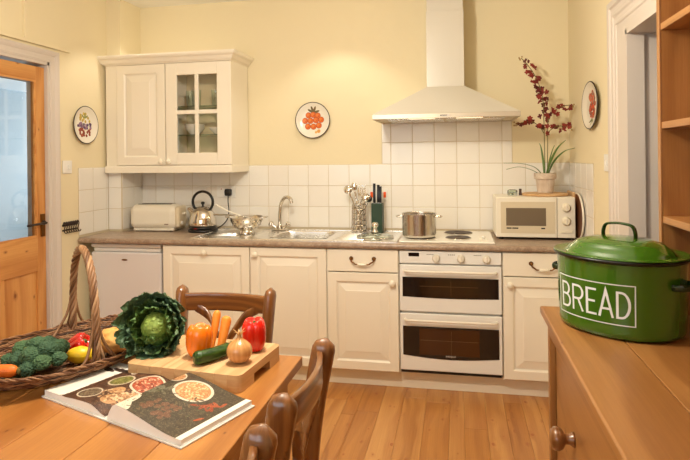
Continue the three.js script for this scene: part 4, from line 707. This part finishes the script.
// savoy cabbage: crinkled head inside ruffled outer leaves
{
  const C = V(-.952, BT + .078, 2.335), t = thing('savoy_cabbage', 'large crinkled savoy cabbage on the chopping board', 'cabbage', [C.x, BT, C.z]);
  const axis = V(.12, .3, .94).normalize(), q = new THREE.Quaternion().setFromUnitVectors(V(0, 1, 0), axis);
  const cm = new THREE.MeshPhysicalMaterial({ vertexColors: true, roughness: .55, side: THREE.DoubleSide });
  const crinkle = (x, y, z) => { const a = noise3(x * 100 + 9, y * 100 + 9, z * 100 + 9, 5), b = noise3(x * 240, y * 240 + 40, z * 240, 6); return Math.abs(a * 2 - 1) * .75 + b * .25; };
  function leafMesh(az, open, L, Wd, curl, dark, vc, sd, amp = .008) {
    const NU = 80, NV = 76, pos = [], col = [], idx = [];
    for (let i = 0; i <= NU; i++) for (let j = 0; j <= NV; j++) {
      const u = i / NU, s = (j / NV - .5) * 2, wv = Math.pow(Math.sin(Math.PI * (.06 + .84 * u)), .55) * Wd, a = az + s * wv * 6.2, lat = -1.25 + u * L;
      const edge = Math.max(Math.abs(s) ** 2, u ** 2), rad = .052 + open * (.3 + .7 * u) ** 1.3 + curl * sstep(.6, 1, edge);
      const ruff = amp * sstep(.35, 1, edge) * (Math.sin(s * 8 + sd * 3 + u * 5) * .6 + Math.sin(s * 15 - u * 9 + sd) * .4);
      let x = Math.cos(a) * Math.cos(lat) * rad, y = Math.sin(lat) * rad, z = Math.sin(a) * Math.cos(lat) * rad;
      const rib = Math.abs(((u * 5 - Math.abs(s) * 2.4) % 1 + 1) % 1 - .5), vein = Math.max(1 - sstep(.01, .045, Math.abs(s)), .7 * (1 - sstep(.02, .07, rib)));
      const k = crinkle(x + sd, y, z), d = (k - .4) * (amp > .008 ? .014 : .011) * (1 - .75 * vein) - .0015 * vein + ruff, l = Math.hypot(x, y, z) || 1; x += x / l * d; y += y / l * d; z += z / l * d + ruff * .3; y += ruff * .4;
      pos.push(x, y, z); const n = noise3(x * 40 + 3, y * 40, z * 40, 12); for (let m = 0; m < 3; m++) col.push(mix(dark[m] * mix(.8, 1.25, n), vc[m], vein * .5));
    }
    for (let i = 0; i < NU; i++) for (let j = 0; j < NV; j++) { const a = i * (NV + 1) + j, b = a + NV + 1; idx.push(a, b, a + 1, a + 1, b, b + 1); }
    const g = new THREE.BufferGeometry(); g.setAttribute('position', new THREE.Float32BufferAttribute(pos, 3)); g.setAttribute('color', new THREE.Float32BufferAttribute(col, 3)); g.setAttribute('uv', new THREE.Float32BufferAttribute(new Float32Array(pos.length / 3 * 2), 2)); g.setIndex(idx);
    g.applyQuaternion(q); g.translate(0, C.y - BT, 0);
    const p = g.attributes.position; for (let i = 0; i < p.count; i++) if (p.getY(i) < .0015) p.setY(i, .0015 + rnd() * .0015);
    g.computeVertexNormals(); part(t, 'leaf', g, cm);
  }
  { const g = new THREE.SphereGeometry(.046, 120, 90), p = g.attributes.position, col = []; for (let i = 0; i < p.count; i++) { const x = p.getX(i), y = p.getY(i), z = p.getZ(i), k = crinkle(x, y, z), l = 1 + (k - .4) * .1, n = noise3(x * 60 + 5, y * 60, z * 60, 14); p.setXYZ(i, x * l, y * l, z * l); col.push(mix(.17, .26, n), mix(.26, .36, n), mix(.04, .07, n)); }
    g.setAttribute('color', new THREE.Float32BufferAttribute(col, 3)); g.computeVertexNormals(); g.applyQuaternion(q); g.translate(0, C.y - BT, 0); part(t, 'head', g, cm); }
  const pale = [.3, .42, .12], mid = [.12, .24, .06], dk = [.075, .142, .07], md = [.085, .165, .05];
  leafMesh(1.45, .006, 2.3, .17, .006, [.07, .155, .03], pale, 1, .004);
  leafMesh(4.4, .012, 1.95, .17, .01, [.085, .17, .04], pale, 2, .006); leafMesh(2.9, .014, 2.0, .16, .012, [.08, .165, .04], pale, 5, .007); leafMesh(6.0, .014, 2.0, .16, .012, [.08, .165, .04], pale, 6, .007);
  for (let i = 0; i < 4; i++) leafMesh(.55 + i * 1.571, .026, 1.72 + .08 * (i % 2), .19, .012, i % 2 ? dk : md.map((v) => v * .75), mid.map((v) => v * .7), 7 + i, .0081);
  for (const [az, op, L, sd] of [[3.0, .056, 1.85, 15], [4.35, .05, 1.72, 16], [5.7, .036, 1.6, 17], [.6, .036, 1.55, 18], [1.9, .046, 1.66, 19]]) leafMesh(az, op, L, .19, .014, dk, [.09, .16, .07], sd, .0085);
}
// ---------------------------------------------------------------- cookbook
{
  const t = thing('cookbook', 'open cookbook with food photographs on the table', 'book', [-.887, TT + .0001, 2.695], -.353);   // spine runs away from the camera; origin at the near end of the spine
  const D = .247, left = [], right = [];
  for (let i = 0; i <= 24; i++) { const k = i / 24; left.push([-.004 - k * .27, .008 + .016 * sstep(0, .25, k) + .004 * Math.sin(Math.min(1, k * 1.6) * Math.PI) - .004 * k]); right.push([.003 + k * .27, .006 + .042 * Math.sin(Math.min(1, k * 8) * Math.PI / 2) - .03 * sstep(.1, .95, k)]); }
  const coverM = std([226, 222, 214], .5), pageM = std([244, 242, 237], .75);
  part(t, 'cover', [bx(-.28, .28, 0, .0045, -D - .004, .004, .001)], coverM);
  const block = (pr) => { const pts = [...pr, [pr[24][0], .0044], [pr[0][0], .0044]]; const g = extr(pts, D - .004); g.translate(0, 0, -D + .002); return g; };
  part(t, 'page_block', block(left.map(([x, y]) => [x, y - .0006])), pageM); part(t, 'page_block', block(right.map(([x, y]) => [x, y - .0006])), pageM);
  // fanned page edges along the right side
  for (let i = 0; i < 4; i++) part(t, 'page_edge', bx(.262, .2755 - i * .0022, .0046 + i * .0033, .0064 + i * .0033, -D + .003, -.002), pageM);
  const grain = (c, w, h) => { for (let i = 0; i < 9000; i++) { c.globalAlpha = .16; c.fillStyle = rnd() < .5 ? '#1c130c' : '#e8d8c0'; c.fillRect(rnd() * w, rnd() * h, 3 + 7 * rnd(), 2 + 5 * rnd()); } c.globalAlpha = 1; };
  const print = (side) => canvasTex(768, 704, (c, w, h) => {  // x across the page from the outer/left edge, y from the far edge to the near edge
    c.fillStyle = '#ece6da'; c.fillRect(0, 0, w, h);
    const bowlP = (x, y, rx, ry, rim, fill, dots) => { c.fillStyle = rim; c.beginPath(); c.ellipse(x, y, rx, ry, 0, 0, 7); c.fill(); c.fillStyle = fill; c.beginPath(); c.ellipse(x, y, rx * .86, ry * .86, 0, 0, 7); c.fill(); for (let i = 0; i < 160; i++) { const a = rnd() * 6.28, r = Math.sqrt(rnd()) * .78; c.fillStyle = dots[i % dots.length]; c.beginPath(); c.ellipse(x + Math.cos(a) * r * rx, y + Math.sin(a) * r * ry, 12, 7, rnd() * 3, 0, 7); c.fill(); } };
    if (side < 0) {
      c.fillStyle = '#4a2c1c'; c.fillRect(w * .3, 0, w * .7, h); for (let i = 0; i < 500; i++) { c.fillStyle = ['#3a2014', '#5c3a24', '#6a4228', '#2e1a12'][i % 4]; c.globalAlpha = .4; c.beginPath(); c.ellipse(w * .3 + rnd() * w * .7, rnd() * h, 30 * rnd() + 6, 10, rnd() * 3, 0, 7); c.fill(); } c.globalAlpha = 1;
      c.fillStyle = '#3a2a22'; for (let i = 0; i < 7; i++) { c.beginPath(); c.ellipse(w * (.02 + .32 * rnd()), h * (.16 + rnd() * .12), 60, 22, .3, 0, 7); c.fill(); }
      for (const [x, y] of [[.36, .1], [.46, .16], [.42, .05]]) { c.fillStyle = '#d8c8b0'; c.beginPath(); c.arc(w * x, h * y, 34, 0, 7); c.fill(); c.fillStyle = '#4a3224'; c.beginPath(); c.arc(w * x, h * y, 17, 0, 7); c.fill(); }
      bowlP(w * .52, h * .4, 105, 110, '#c8b49a', '#6a6a30', ['#7c7a3a', '#5c5426', '#8c8446']); bowlP(w * .83, h * .3, 130, 150, '#d8c4ac', '#9c4428', ['#b8583a', '#a84a2c', '#c88464', '#803420', '#d8b090']);
      bowlP(w * .5, h * .8, 105, 95, '#cbbba4', '#3e2c20', ['#5a4632', '#7a6a54']); for (const [x, y] of [[.72, .62], [.84, .68], [.8, .8], [.93, .58]]) blob(c, w * x, h * y, 62, '#b8895c', '#c89c70');
      for (let i = 0; i < 140; i++) { const a = rnd() * 6.28, r = rnd(); blob(c, w * .83 + Math.cos(a) * r * 170, h * .7 + Math.sin(a) * r * 130, 5 + 8 * rnd(), ['#a87850', '#d8b48c', '#8a5c38'][i % 3]); }
      c.save(); c.beginPath(); c.rect(w * .3, 0, w * .7, h); c.clip(); grain(c, w, h); c.restore();
    } else {
      c.fillStyle = '#42392a'; c.fillRect(0, 0, w * .93, h); for (let i = 0; i < 600; i++) { c.fillStyle = ['#352c20', '#4e4432', '#5a4c36', '#2a221a'][i % 4]; c.globalAlpha = .4; c.beginPath(); c.ellipse(rnd() * w * .93, rnd() * h, 30 * rnd() + 6, 10, rnd() * 3, 0, 7); c.fill(); } c.globalAlpha = 1;
      c.fillStyle = '#d9cdb8'; c.beginPath(); c.moveTo(0, h); c.lineTo(0, h * .62); c.quadraticCurveTo(w * .22, h * .66, w * .2, h * .86); c.quadraticCurveTo(w * .3, h * .96, w * .28, h); c.fill();
      bowlP(w * .1, h * .16, 90, 80, '#d0c0a8', '#8a5a38', ['#c08a5a', '#a87448']); bowlP(w * .45, h * .27, 165, 150, '#d8ccb8', '#c08050', ['#e0b080', '#d09860', '#b87a4a', '#e8c498']);
      for (let i = 0; i < 26; i++) blob(c, w * (.3 + .32 * rnd()), h * (.6 + .26 * rnd()), 20 + 8 * rnd(), '#6a4632', '#7e5a42'); for (let i = 0; i < 14; i++) leafP(c, w * (.68 + .2 * rnd()), h * (.28 + .3 * rnd()), 80, rnd() * 6, ['#8a3a20', '#a04a28'][i % 2]);
      for (let i = 0; i < 20; i++) leafP(c, w * (.08 + .2 * rnd()), h * (.4 + .24 * rnd()), 70, rnd() * 6, '#6a6450');
      for (let i = 0; i < 90; i++) leafP(c, w * (.05 + .85 * rnd()), h * (.35 + .6 * rnd()), 20 + 30 * rnd(), rnd() * 6, ['#5e5038', '#332a1e', '#6e5a40', '#4a4a34'][i % 4]);
      grain(c, w, h); c.fillStyle = '#ece6da'; c.fillRect(w * .93, 0, w * .07, h);
    }
  });
  for (const [pr, s] of [[left, -1], [right, 1]]) {
    const g = patch((u, v) => { const k = u * 24, i = Math.min(23, Math.floor(k)), f = k - i; return V(mix(pr[i][0], pr[i + 1][0], f), mix(pr[i][1], pr[i + 1][1], f), mix(-D + .002, -.002, v)); }, 48, 4), uv = g.attributes.uv; for (let i = 0; i < uv.count; i++) { const a = uv.getX(i), b = uv.getY(i); uv.setXY(i, s < 0 ? 1 - a : a, 1 - b); }
    part(t, 'printed_page', g, std([255, 255, 255], .42, { map: print(s) }));
  }
}
// ---------------------------------------------------------------- wicker basket and its vegetables
const BK = { c: V(-1.268, TT, 2.372), ang: Math.atan2(.19, -.22) };
{
  // local x = long axis (towards the far right), local z = across; handle spans z
  const turn = 1.22, t = thing('wicker_basket', 'brown wicker trug with a tall twisted hoop handle', 'basket', [BK.c.x, TT, BK.c.z], turn);
  const A0 = .2, B0 = .13, A1 = .345, B1 = .232;
  const prof = (s, a) => { // s 0..1 base centre to base edge, 1..2 base edge to rim
    const c = Math.cos(a), n = Math.sin(a); if (s <= 1) return V(A0 * s * c, .005, B0 * s * n);
    const k = s - 1, end = Math.abs(c) ** 3, H = .05 + .02 * end, f = Math.sin(k * Math.PI / 2); return V(mix(A0, A1, k ** 1.0) * c, .005 + H * (1 - Math.cos(k * Math.PI / 2)) ** .75, mix(B0, B1, Math.sin(k * Math.PI / 2 * .95)) * n);
  };
  const browns = [[100, 60, 32], [78, 44, 23], [124, 82, 48], [62, 36, 20], [150, 108, 72]].map((c) => std(c, .55));
  const NS = 44; let row = 0;
  const weave = (s, r, amp) => { const pts = [], n = NS * 2, ph = row % 2; for (let i = 0; i < n; i++) { const a = i / n * 2 * Math.PI, p = prof(s, a), p2 = prof(Math.min(2, s + .02), a), out = V(p.x / A1 / A1, 0, p.z / B1 / B1).normalize(), up = s <= 1 ? V(0, 1, 0) : V(out.x * .6, -.6, out.z * .6); const sgn = ((i >> 1) + ph) % 2 ? 1 : -1; p.addScaledVector(up, sgn * amp * (i % 2 ? 1 : .55)); p.y += rr(-.0016, .0016); if (p.y < r + .0004) p.y = r + .0004; pts.push(p); } part(t, 'weaver', new THREE.TubeGeometry(curve(pts, true), n * 2, r, 5, true), browns[Math.floor(rnd() * 5)]); row++; };
  for (let k = 1; k <= 10; k++) weave(k / 10.2, .0052, .0026);
  for (let k = 0; k <= 25; k++) weave(1.02 + k / 25 * .97, .003, .0036);
  for (let i = 0; i < NS; i++) { const a = (i + .25) / NS * 2 * Math.PI, pts = []; for (let k = 0; k <= 10; k++) { const p = prof(.9 + k * .11, a); p.y = Math.max(p.y, .0034); pts.push(p); } part(t, 'stake', new THREE.TubeGeometry(curve(pts), 16, .003, 5), browns[i % 5]); }
  for (let s = 0; s < 3; s++) { const pts = [], n = 150; for (let i = 0; i < n; i++) { const a = i / n * 2 * Math.PI, p = prof(2, a), th = a * 34 + s * 2.094; p.x *= 1 + .006 * Math.cos(th) / .2 * .2; p.x += Math.cos(a) * .0034 * Math.cos(th); p.z += Math.sin(a) * .0034 * Math.cos(th); p.y += .0034 * Math.sin(th) + .0025 * Math.sin(a * 11 + s) + .002; pts.push(p); } part(t, 'rim_strand', new THREE.TubeGeometry(curve(pts, true), 420, .0031, 5, true), browns[[2, 4, 0][s]]); }
  // handle: an arch of twisted rods across the middle
  const arch = []; for (let i = 0; i <= 40; i++) { const a = Math.PI * i / 40; const w = (1 - Math.cos(a)) / 2; arch.push(V(mix(-.005, .165, w), .035 + .33 * Math.sin(a) ** .62, mix(.19, -.195, w))); }
  const ac = curve(arch), hm = [[136, 98, 66], [106, 70, 42], [170, 132, 96], [148, 108, 74]].map((c) => std(c, .5));
  for (let s = 0; s < 5; s++) { const pts = []; for (let i = 0; i <= 90; i++) { const p = ac.getPointAt(i / 90), tg = ac.getTangentAt(i / 90), nx = V(.916, 0, .4), nb = V(0, 0, 0).crossVectors(tg, nx).normalize(), th = i / 90 * 40 + s * 1.2566; p.addScaledVector(nx, Math.cos(th) * .0082).addScaledVector(nb, Math.sin(th) * .0075); pts.push(p); } part(t, 'handle_strand', new THREE.TubeGeometry(curve(pts), 220, .0054, 6), hm[s % 4]); }
  // loose rods that splay from the handle foot into the rim
  for (const [fx, fz] of [[-.005, .19], [.165, -.195]]) for (let s = 0; s < 4; s++) { const k = (s - 1.5), e = Math.sign(fz); part(t, 'handle_wrap', tube([[fx + k * .004, .17, fz * .98], [fx + k * .016, .1, fz * 1.02], [fx + k * .032, .058, fz * 1.06], [fx + k * .05, .036, fz * 1.0]], .0046, 20, 6), hm[s]); }
}
{ // broccoli
  const P = [-1.278, TT + .012, 2.468], t = thing('broccoli', 'head of dark green broccoli at the front of the basket', 'broccoli', P);
  const m = [[62, 92, 62], [54, 84, 58], [70, 100, 64]].map((c) => std(c, .8));
  const fl = (x, y, z, r, i) => { const q = mergeVertices(new THREE.IcosahedronGeometry(r, 18).deleteAttribute('uv').deleteAttribute('normal')); q.computeVertexNormals(); noiseGeo(q, r * .12, 60, 5 + i); noiseGeo(q, .0032, 300, 9 + i); q.scale(1, .85, 1); q.translate(x, y, z); part(t, 'floret', q, m[i % 3]); };
  const spots = [[.0, .082, .0, .03], [.045, .076, .012, .029], [-.04, .074, .012, .028], [.018, .066, .046, .029], [-.024, .056, .05, .026], [.058, .052, .05, .025], [.05, .068, -.036, .028], [0, .072, -.044, .028], [-.048, .058, -.03, .026], [-.066, .046, .034, .024], [.028, .038, .076, .023], [-.016, .03, .078, .022], [.08, .05, .008, .024], [-.05, .03, .066, .02]];
  spots.forEach(([x, y, z, r], i) => fl(x, y, z, r, i));
  part(t, 'stalk', [sweep([[.0, .065, .0], [-.004, .035, .02], [-.03, .02, .05], [-.05, .018, .075]], (k) => [mix(.042, .017, k), mix(.042, .017, k)], [0, .3, 1], 10, 14)], std([112, 134, 84], .6));
}
{ const t = thing('carrot', 'large carrot poking over the near left rim of the basket', 'carrot', [-1.262, TT + .052, 2.562]); part(t, 'root', orient(carrotGeo(.19, .019), [-.95, .04, .3]), carrotM2); part(t, 'crown', sph(.011, 1, 1, 1, 10, 8).translate(.004, 0, -.002), std([110, 100, 50], .7)); }
pepper('bell_pepper', 'red pepper half hidden behind the broccoli in the basket', [-1.262, TT + .016, 2.345], [200, 26, 18], .036, .075, .2, -1.0);
{ const t = thing('lemon', 'yellow lemon lying under the basket handle', 'lemon', [-1.192, TT + .041, 2.382], .6); part(t, 'fruit', noiseGeo(lathe(new THREE.SplineCurve([[0, -.043], [.006, -.04], [.018, -.03], [.027, 0], [.018, .03], [.007, .04], [0, .044]].map(([x, y]) => new THREE.Vector2(x, y))).getPoints(30).map((p) => [Math.max(0, p.x), p.y]), 30).rotateZ(1.45), .0006, 300), std([238, 196, 40], .38)); part(t, 'stem_end', sph(.004, 1, 1, 1, 8, 6).translate(-.043, .003, 0), std([150, 130, 50], .6)); }
{ const t = thing('bread_roll', 'golden crusty bread roll at the far end of the basket', 'bread', [-1.135, TT + .052, 2.258], .5); const g = new THREE.SphereGeometry(.06, 60, 40).scale(1.15, .72, .9); noiseGeo(g, .009, 42, 3); noiseGeo(g, .003, 140, 4); part(t, 'crust', g, std([226, 168, 92], .7)); }
// ---------------------------------------------------------------- dresser and bread bin
{
  const H = .9, xf = .268, z0 = 1.966, z1 = 3.3, xb = XR2 - .004, t = thing('dresser', 'pine dresser with open shelves and wooden knobbed drawers', 'dresser', [.53, 0, 2.6]);
  for (let i = 0; i < 3; i++) { const a = mix(xf, xb, i / 3), b = mix(xf, xb, (i + 1) / 3); wpart(t, 'top_plank', bx(a + (i ? .0003 : 0), b - .0003, H - .026, H, z0, z1, i ? .002 : .006), M.dresser, 2); }
  const fx = xf + .022, fz = z0 + .02;
  wpart(t, 'side_panel', bx(fx + .02, xb, .02, H - .027, fz, fz + .022), M.dresser, 1); wpart(t, 'side_panel', bx(fx + .02, xb, .02, H - .027, z1 - .04, z1 - .018), M.dresser, 1); wpart(t, 'back_panel', bx(xb - .012, xb, .02, H - .027, fz + .022, z1 - .04), M.dresser, 1);
  wpart(t, 'corner_post', bx(fx, fx + .02, .0, H - .027, fz, fz + .035, .002), M.dresser, 1); wpart(t, 'corner_post', bx(fx, fx + .02, .0, H - .027, z1 - .05, z1 - .018, .002), M.dresser, 1);
  wpart(t, 'front_rail', bx(fx, fx + .02, H - .085, H - .027, fz + .035, z1 - .05, .0015), M.dresser, 2); wpart(t, 'front_rail', bx(fx, fx + .02, .34, .37, fz + .035, z1 - .05, .0015), M.dresser, 2); wpart(t, 'front_rail', bx(fx, fx + .02, .06, .1, fz + .035, z1 - .05, .0015), M.dresser, 2);
  const zs = [fz + .035, 2.98, z1 - .05];
  for (let i = 0; i < 2; i++) {
    if (i) wpart(t, 'divider', bx(fx, fx + .02, .37, H - .085, zs[i] - .012, zs[i] + .012, .001), M.dresser, 1);
    const a = zs[i] + (i ? .014 : .002), b = zs[i + 1] - (i < 1 ? .014 : .002), d = wpart(t, 'drawer', bx(fx + .018, fx + .036, .375, H - .1, a + .009, b, .003), M.dresser, 2), zk = i === 0 ? 2.32 : (a + b) / 2;
    wpart(d, 'knob', orient(lathe([[0, 0], [.02, 0], [.019, .005], [.013, .014], [.0135, .024], [.026, .032], [.032, .042], [.031, .054], [.022, .062], [.007, .065], [0, .065]], 28), [-1, 0, 0], [fx + .018, .62, zk]), M.chair); if (!i) wpart(d, 'knob', orient(lathe([[0, 0], [.02, 0], [.019, .005], [.013, .014], [.0135, .024], [.026, .032], [.032, .042], [.031, .054], [.022, .062], [.007, .065], [0, .065]], 28), [-1, 0, 0], [fx + .018, .62, 2.75]), M.chair);
    wpart(t, 'cupboard_door', bx(fx + .003, fx + .02, .103, .337, a, b, .003), M.dresser, 1);
  }
  // plate rack above
  const hx = .637, top = 2.32;
  wpart(t, 'rack_side', bx(hx, xb, H, top, 1.998, 2.02, .002), M.dresser, 1); wpart(t, 'rack_side', bx(hx, xb, H, top, z1 - .04, z1 - .018, .002), M.dresser, 1);
  wpart(t, 'edge_strip', bx(hx - .004, hx, H, top, 1.997, 2.021, .001), M.dresser, 1);
  wpart(t, 'rack_back', bx(xb - .01, xb, H, top, 2.02, z1 - .04), M.dresser, 1);
  for (const y of [1.192, 1.492, 1.806, 2.13]) wpart(t, 'shelf', bx(hx, xb - .01, y, y + .022, 2.02, z1 - .04, .002), M.dresser, 2);
  wpart(t, 'rack_top', bx(hx - .02, xb, top, top + .02, 1.985, z1, .003), M.dresser, 2);
}
{ // enamel bread bin
  const a = .176, b = .15, X = .468, Z = 2.172, Y = .9003, turn = -.8, t = thing('bread_bin', 'oval green enamel bin with BREAD lettering on the dresser', 'bread bin', [X, Y, Z], turn);
  const el = (pr, seg = 96) => patch((u, v) => { const k = u * (pr.length - 1), i = Math.min(pr.length - 2, Math.floor(k)), f = k - i, th = v * 2 * Math.PI, o = mix(pr[i][0], pr[i + 1][0], f); const c = Math.cos(th), s = Math.sin(th), e = .95; return V(Math.sign(c) * Math.abs(c) ** e * Math.max(0, a + o), mix(pr[i][1], pr[i + 1][1], f), Math.sign(s) * Math.abs(s) ** e * Math.max(0, b + o * (o < -.05 ? b / a : 1))); }, (pr.length - 1) * 3, seg);
  const green = [56, 98, 18], gm = std(green, .14, { clearcoat: .6, clearcoatRoughness: .05 });
  const H = .212, body = el([[-.03, .0], [-.014, .001], [-.005, .006], [-.001, .016], [0, .04], [.002, .12], [.004, H]]);
  // lettering printed on the long side: u from the angle round the oval (metres along the face), v from the height
  const FW = .248, FY0 = .042, FY1 = .158, tex = canvasTex(1024, 512, (c, w, h) => { c.fillStyle = 'rgb(56,98,18)'; c.fillRect(0, 0, w, h); c.strokeStyle = '#dfe2e6'; c.lineWidth = 13; c.strokeRect(14, 14, w - 28, h - 28); c.lineWidth = 27; c.lineJoin = 'miter'; const T0 = 104, B0 = 408, mid = 250;
    c.beginPath(); c.moveTo(90, T0); c.lineTo(90, B0); c.lineTo(160, B0); c.bezierCurveTo(258, B0, 258, mid, 160, mid); c.lineTo(90, mid); c.moveTo(160, mid); c.bezierCurveTo(238, mid, 238, T0, 160, T0); c.lineTo(76, T0); c.moveTo(76, B0); c.lineTo(120, B0); c.stroke();
    c.beginPath(); c.moveTo(292, B0 + 13); c.lineTo(292, T0); c.lineTo(360, T0); c.bezierCurveTo(455, T0, 455, 268, 360, 268); c.lineTo(292, 268); c.moveTo(365, 268); c.lineTo(432, B0 + 13); c.stroke();
    c.beginPath(); c.moveTo(598, T0); c.lineTo(490, T0); c.lineTo(490, B0); c.lineTo(600, B0); c.moveTo(490, mid); c.lineTo(585, mid); c.stroke();
    c.beginPath(); c.moveTo(634, B0 + 13); c.lineTo(708, T0 - 4); c.lineTo(782, B0 + 13); c.moveTo(660, 318); c.lineTo(756, 318); c.stroke();
    c.beginPath(); c.moveTo(830, T0); c.lineTo(830, B0); c.lineTo(864, B0); c.bezierCurveTo(985, B0, 985, T0, 864, T0); c.lineTo(817, T0); c.moveTo(817, B0); c.lineTo(840, B0); c.stroke();
  });
  part(t, 'body', body, gm);
  const lab = patch((u, v) => { // the printed panel follows the body, a hair proud of the enamel
    const s = (u - .5) * FW, y = mix(FY0, FY1, v), o = (y < .12 ? .002 * (y - .04) / .08 : .002 + .002 * (y - .12) / (H - .12)) + .0007; let th = Math.PI / 2, x = 0; const steps = 60; let acc = 0, px = 0, pz = b; for (let i = 1; i <= steps * 4; i++) { if (acc >= Math.abs(s)) break; th = Math.PI / 2 - i / (steps * 4) * Math.PI / 2; const c = Math.cos(th), n = Math.sin(th), nx = c ** .95 * a, nz = n ** .95 * b; acc += Math.hypot(nx - px, nz - pz); px = nx; pz = nz; }
    const c = Math.cos(th), n = Math.sin(th); return V(Math.sign(s) * c ** .95 * (a + o), y, n ** .95 * (b + o)); }, 60, 8);
  part(t, 'lettering', lab, std([255, 255, 255], .16, { map: tex, clearcoat: .6, clearcoatRoughness: .05 }));
  part(t, 'rolled_rim', el([[.004, H - .003], [.012, H + .001], [.014, H + .006], [.01, H + .01], [.004, H + .008]]), M.black);
  const lid = t; part(t, 'lid', el([[.013, H + .0105], [.012, H + .013], [.0, H + .011], [-.018, H + .009], [-.022, H + .012], [-.03, H + .022], [-.055, H + .04], [-.09, H + .051], [-.14, H + .057], [-.178, H + .058]]), gm);
  part(t, 'lid_handle', sweep([[-.05, H + .048, 0], [-.05, H + .07, 0], [-.042, H + .088, 0], [-.02, H + .094, 0], [.02, H + .094, 0], [.042, H + .088, 0], [.05, H + .07, 0], [.05, H + .048, 0]], () => [.0085, .004], [0, 0, 1], 50, 10), std([30, 62, 16], .2));
  for (const s of [-1, 1]) part(t, 'side_handle', sweep([[s * (a - .002), H - .06, -.042], [s * (a + .024), H - .058, -.04], [s * (a + .034), H - .057, -.02], [s * (a + .034), H - .057, .02], [s * (a + .024), H - .058, .04], [s * (a - .002), H - .06, .042]], () => [.009, .0048], [0, 1, 0], 40, 10), std([22, 40, 16], .2));
}
renderer.render(scene, camera);
